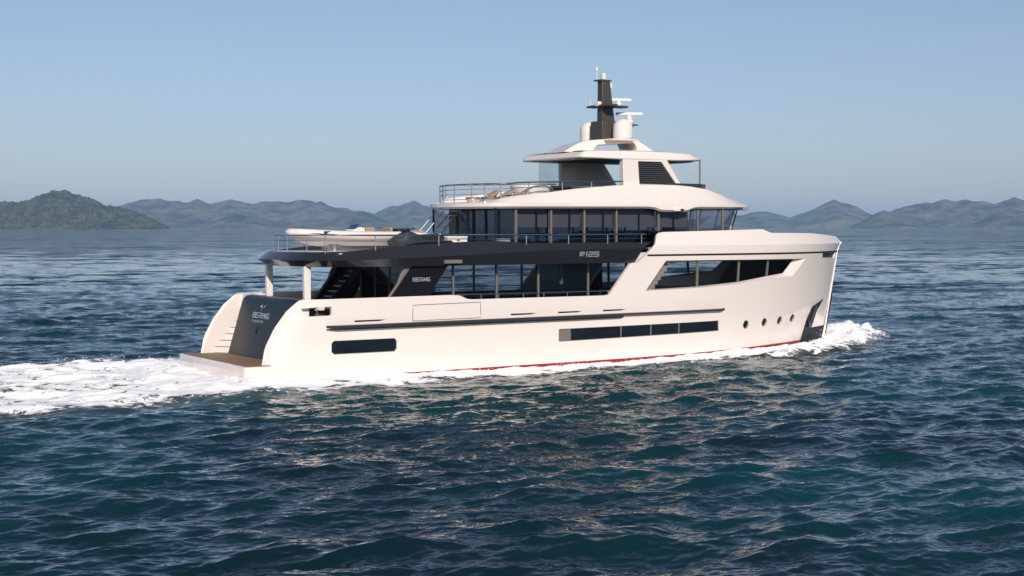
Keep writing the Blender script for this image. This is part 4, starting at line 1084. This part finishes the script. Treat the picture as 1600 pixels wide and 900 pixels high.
def lounger(first):
    t = empty("sun_lounger", (0, 0, 0)); tag(t, first, "lounger", "sun loungers on the flybridge")
    MB().box(-.75, .75, -.32, .32, .22, .30).build("frame", WHITE2, t, bevel=.02)
    for x in (-.6, .55):
        for y in (-.28, .28): MB().box(x - .03, x + .03, y - .03, y + .03, 0, .22).build("leg", WHITE2, t)
    MB().box(-.78, .28, -.31, .31, .305, .40).build("mattress", TAN, t, bevel=.03)
    MB().xz([(.26, .31), (.34, .31), (.98, .70), (.94, .78), (.26, .41)], -.31, .31).build("backrest", TAN, t, bevel=.03)
    MB().xz([(.62, .22), (.68, .22), (.86, .60), (.80, .60)], -.3, .3).build("back_support", WHITE2, t)
    return t
def copy_tree(o, parent=None):
    c = o.copy(); COL.objects.link(c)
    if parent is not None: c.parent = parent
    for ch in o.children: copy_tree(ch, c)
    return c
lab = ["tan sun lounger nearest the stern on the flybridge", "tan sun lounger between the two other loungers", "tan sun lounger closest to the round white hot tub"]
L0 = lounger(lab[0]); Ls = [L0, copy_tree(L0), copy_tree(L0)]
bpy.context.view_layer.update()
for o, l, p in zip(Ls, lab, ((13.75, -1.3), (14.3, -1.75), (14.85, -2.2))):
    o["label"] = l; o.location = (p[0], p[1], 7.6)
T = empty("hot_tub", (16.35, -1.75, 7.6)); tag(T, "round white hot tub on the flybridge behind the loungers", "hot tub")
MB().lathe((0, 0, 0), [(.98, 0), (1.0, .05), (1.0, .80), (1.03, .84), (1.03, .98), (.98, 1.02), (.82, 1.02), (.80, .7), (.02, .68)], 40).build("tub_shell", WHITE2, T, angle=40)
MB().lathe((0, 0, .86), [(.80, 0), (.78, .01), (.02, .012)], 32).build("tub_water", BLUEG, T)
SF = empty("flybridge_sofa", (18.7, -1.4, 7.6)); tag(SF, "dark low sofa with tan cushions between hot tub and hardtop leg", "sofa")
MB().box(-.9, .9, -.45, .45, .06, .42).box(-.9, .9, .32, .48, .4, .8).build("sofa_base", INTER, SF, bevel=.05)
MB().box(-.84, -.02, -.42, .3, .425, .56).box(.02, .84, -.42, .3, .425, .56).build("cushion", TAN, SF, bevel=.05)

# aft deck furniture glimpsed through the opening in the quarter
A = empty("deck_sofa", (5.15, -2.75, 2.3), R(0)); A.scale = (1, .6, 1); tag(A, "ochre sofa on the shaded aft deck behind the quarter opening", "sofa")
MB().box(-.45, .45, -1.1, 1.1, .08, .42).build("sofa_base", BLACKM, A, bevel=.04)
MB().box(-.42, .3, -1.05, 1.05, .425, .56).build("seat_cushion", ORANGE, A, bevel=.05)
MB().box(.25, .45, -1.08, 1.08, .4, .85).build("backrest", ORANGE, A, bevel=.05)
def deck_chair(label, loc, rz):
    t = empty("deck_chair", loc, rz); tag(t, label, "chair", "white chairs on the aft deck")
    MB().box(-.24, .24, -.24, .24, .42, .47).build("seat", WHITE2, t, bevel=.02)
    MB().xz([(.2, .45), (.25, .45), (.34, .84), (.29, .84)], -.24, .24).build("backrest", WHITE2, t, bevel=.015)
    for x in (-.2, .2):
        for y in (-.2, .2): MB().tube([(x, y, .43), (x * 1.15, y * 1.15, 0)], .018, 6).build("leg", STEEL, t)
deck_chair("white deck chair nearest the transom, seen through the quarter opening", (4.0, -2.9, 2.3), R(20))
deck_chair("white deck chair standing beside the ochre sofa", (4.45, -1.9, 2.3), R(-25))

# ================================================================== foam
def foam_material():
    m = bpy.data.materials.new("sea_foam"); m.use_nodes = True; n = m.node_tree; n.nodes.clear()
    o = n.nodes.new("ShaderNodeOutputMaterial"); d = n.nodes.new("ShaderNodeBsdfDiffuse"); d.inputs[0].default_value = (0.94, 0.94, 0.93, 1)
    t = n.nodes.new("ShaderNodeBsdfTransparent"); mx = n.nodes.new("ShaderNodeMixShader")
    at = n.nodes.new("ShaderNodeAttribute"); at.attribute_name = "foam_amount"
    tc = n.nodes.new("ShaderNodeTexCoord")
    mp = n.nodes.new("ShaderNodeMapping"); mp.inputs["Scale"].default_value = (.8, 1.15, 1); n.links.new(tc.outputs["Object"], mp.inputs[0])
    a = n.nodes.new("ShaderNodeTexNoise"); a.inputs["Scale"].default_value = 1.5; a.inputs["Detail"].default_value = 10; a.inputs["Roughness"].default_value = 0.68
    a.inputs["Distortion"].default_value = 0.6
    n.links.new(mp.outputs[0], a.inputs["Vector"])
    s = n.nodes.new("ShaderNodeMath"); s.operation = 'SUBTRACT'; n.links.new(at.outputs["Fac"], s.inputs[0]); n.links.new(a.outputs["Fac"], s.inputs[1])
    r = n.nodes.new("ShaderNodeMapRange"); r.inputs[1].default_value = -.03; r.inputs[2].default_value = .055; r.clamp = True
    n.links.new(s.outputs[0], r.inputs[0])
    ve = n.nodes.new("ShaderNodeMapRange"); ve.inputs[1].default_value = .22; ve.inputs[2].default_value = .55; ve.inputs[4].default_value = .09; n.links.new(at.outputs["Fac"], ve.inputs[0])
    mxx = n.nodes.new("ShaderNodeMath"); mxx.operation = 'MAXIMUM'; n.links.new(r.outputs[0], mxx.inputs[0]); n.links.new(ve.outputs[0], mxx.inputs[1]); n.links.new(mxx.outputs[0], mx.inputs[0])
    n.links.new(t.outputs[0], mx.inputs[1]); n.links.new(d.outputs[0], mx.inputs[2]); n.links.new(mx.outputs[0], o.inputs[0])
    return m
def hb_v(x):
    return np.interp(x, np.linspace(-1, 40, 200), [hb(max(q, 2.4), -.2) if q > 0 else 0 for q in np.linspace(-1, 40, 200)])
def foam():
    xs = np.arange(-34, 48, 0.11); ys = np.arange(-13.5, 15, 0.11)
    Xg, Yg = np.meshgrid(xs, ys, indexing='ij')
    hull = hb_v(Xg); ay = np.abs(Yg)
    dist = ay - hull
    stb = Yg < 0
    wob = (fbm(Xg / 3.1, Yg / 3.1, 4, 3) - .5)
    # along the hull
    wid = np.interp(Xg, [0, 3, 6, 9, 12, 15, 20, 24, 27, 30, 33, 36, 38.5], [4.6, 4.2, 3.5, 2.9, 2.3, 2.1, 2.3, 2.6, 2.7, 2.6, 3.0, 3.4, 2.6])
    d1 = .88 - np.clip((dist + wob * 1.3) / wid, -.2, 3) * .46
    d1 = np.where((Xg > 0) & (Xg < 38.2), d1, -1)
    # wake astern
    lo = np.interp(Xg, [-34, -12, -8, -5, -1, 2], [-11.5, -9.8, -9.1, -8.7, -8.0, -8.3]); hi = np.interp(Xg, [-34, -7, -4, 0, 3], [12, 10.3, 9.9, 9.4, 8.6])
    e = np.minimum(Yg - lo, hi - Yg) + wob * 2.4
    d2 = np.where(Xg < 2.0, .36 + np.where(e > 0, np.clip(e / 1.9, 0, 1) * .225, np.clip(e / 3.2, -1, 0) * .26) + .045 * np.clip((Xg + 12) / 9, -1, 1) + .16 * (fbm(Xg / 6.0, Yg / 2.6, 3, 77) - .5), -1)
    # bow wave: a breaking crest that runs out from the stem on both sides
    ridge_y = np.interp(Xg, [28, 30, 33, 36, 39, 42, 44.5], [6.6, 7.0, 6.0, 4.7, 3.1, 1.6, .3])
    db = ridge_y - ay + wob * 1.8
    front = np.clip((42.7 - Xg + wob * 3) / 1.6, -1, 1)
    d3 = np.where((Xg > 28.5) & (Xg < 46), .35 + .26 * np.clip(db / 1.0, -1, 1) + .05 * np.clip((Xg - 34) / 4, -1, 1) - .22 * np.exp(-((dist - 1.6) / .7) ** 2) * np.clip((36 - Xg) / 3, 0, 1), -1)
    d3 = np.where(front < 1, np.minimum(d3, .28 + .45 * front), d3)
    den = np.maximum(np.maximum(d1, d2), d3)
    # height
    mound = np.exp(-((Xg - 40.5) / 2.3) ** 2) * np.clip(1 - ay / 4.2, 0, 1) * .74 * np.clip((Xg - 37.6) / 2.0, 0, 1)
    crest = .38 * np.exp(-((ay - ridge_y + .9) / .75) ** 2) * np.clip((Xg - 27) / 6, 0, 1) * np.clip((44 - Xg) / 3, 0, 1)
    crest2 = (.055 + .08 * np.clip((Xg - 20) / 12, 0, 1)) * np.exp(-((dist - .5) / .5) ** 2) * ((Xg > 1) & (Xg < 38))
    nz = fbm(Xg / .55, Yg / .55, 4, 21); nz2 = fbm(Xg / 1.7, Yg / 1.7, 3, 31)
    dx, dy, dz = waves(Xg, Yg, np.full_like(Xg, .11))
    h = SEA_Z + dz + .035 + np.clip(den, 0, 1) * (.02 + .13 * (nz - .3)) + np.clip(den, 0, 1) * .22 * (nz2 - .35) * (Xg < 3) + .17 * np.exp(-((Xg + .5) / 1.5) ** 2) * np.clip(5.2 - ay, 0, 1) + .09 * np.exp(-((ay - 4.7) / .8) ** 2) * ((Xg > -.5) & (Xg < 9)) * np.clip((9 - Xg) / 4, 0, 1) + (mound + crest + crest2) * (.5 + .65 * nz + .45 * fbm(Xg / .24, Yg / .24, 3, 51))
    keep = (den > .12)
    keep &= ~((dist < -.25) & (Xg > 1) & (Xg < 38))
    keep &= ~((Xg > .25) & (Xg < 3) & (ay < 3.9))
    V = np.stack([Xg + dx, Yg + dy, h], -1)
    nx, ny = Xg.shape
    kq = keep[:-1, :-1] & keep[1:, :-1] & keep[:-1, 1:] & keep[1:, 1:]
    ii, jj = np.nonzero(kq)
    q = np.stack([ii * ny + jj, (ii + 1) * ny + jj, (ii + 1) * ny + jj + 1, ii * ny + jj + 1], -1)
    used = np.unique(q); remap = -np.ones(nx * ny, np.int64); remap[used] = np.arange(len(used)); q = remap[q]
    Vv = V.reshape(-1, 3)[used]; dv = den.ravel()[used]
    me = bpy.data.meshes.new("wake_foam")
    me.vertices.add(len(Vv)); me.vertices.foreach_set("co", Vv.ravel().astype(np.float32))
    me.loops.add(q.size); me.loops.foreach_set("vertex_index", q.ravel().astype(np.int32))
    me.polygons.add(len(q)); me.polygons.foreach_set("loop_start", (np.arange(len(q)) * 4).astype(np.int32))
    me.update(calc_edges=True); me.validate(); me.shade_smooth()
    at = me.attributes.new("foam_amount", 'FLOAT', 'POINT'); at.data.foreach_set("value", dv.astype(np.float32))
    me.materials.append(foam_material())
    o = link(bpy.data.objects.new("wake_foam", me)); tag(o, "white churned foam around the hull and in the wake astern", "foam", kind="stuff")
    # spray drops thrown up at the bow and the wake edges
    V2 = []; F2 = []
    tet = np.array([(1, 1, 1), (-1, -1, 1), (-1, 1, -1), (1, -1, -1)], float)
    def drops(n, f):
        for _ in range(n):
            c = f(); s = RNG.uniform(.008, .024); R3 = RNG.normal(size=(3, 3)); qq, _r = np.linalg.qr(R3)
            b0 = len(V2); V2.extend((tet @ qq * s + np.array(c)).tolist()); F2.extend([(b0, b0 + 1, b0 + 2), (b0, b0 + 3, b0 + 1), (b0, b0 + 2, b0 + 3), (b0 + 1, b0 + 3, b0 + 2)])
    def fbow():
        x = RNG.uniform(37.5, 42.9); a = interp(x, [37, 40, 42, 43.6], [3.6, 2.6, 1.5, .4]); y = RNG.uniform(-1, 1) * a
        hh = .8 * math.exp(-((x - 39.8) / 2.9) ** 2) * max(0, 1 - abs(y) / 4.2)
        return (x, y, SEA_Z + .1 + hh * RNG.uniform(.6, 1.35) + abs(RNG.normal(0, .1)))
    def fside():
        x = RNG.uniform(2, 37); return (x, -(hb(x, -.2) + abs(RNG.normal(0, 1.0)) + .1), SEA_Z + .04 + abs(RNG.normal(0, .06)))
    def fwake():
        x = RNG.uniform(-20, 1); y = RNG.uniform(-9.5, 10); return (x, y, SEA_Z + .15 + abs(RNG.normal(0, .16)))
    drops(1600, fbow); drops(1200, fside); drops(900, fwake)
    sp = mk("spray", V2, F2, mat("spray_white", (.86, .87, .87), .6), smooth=False); tag(sp, "fine white spray drops flying off the bow wave", "spray", kind="stuff")
foam()
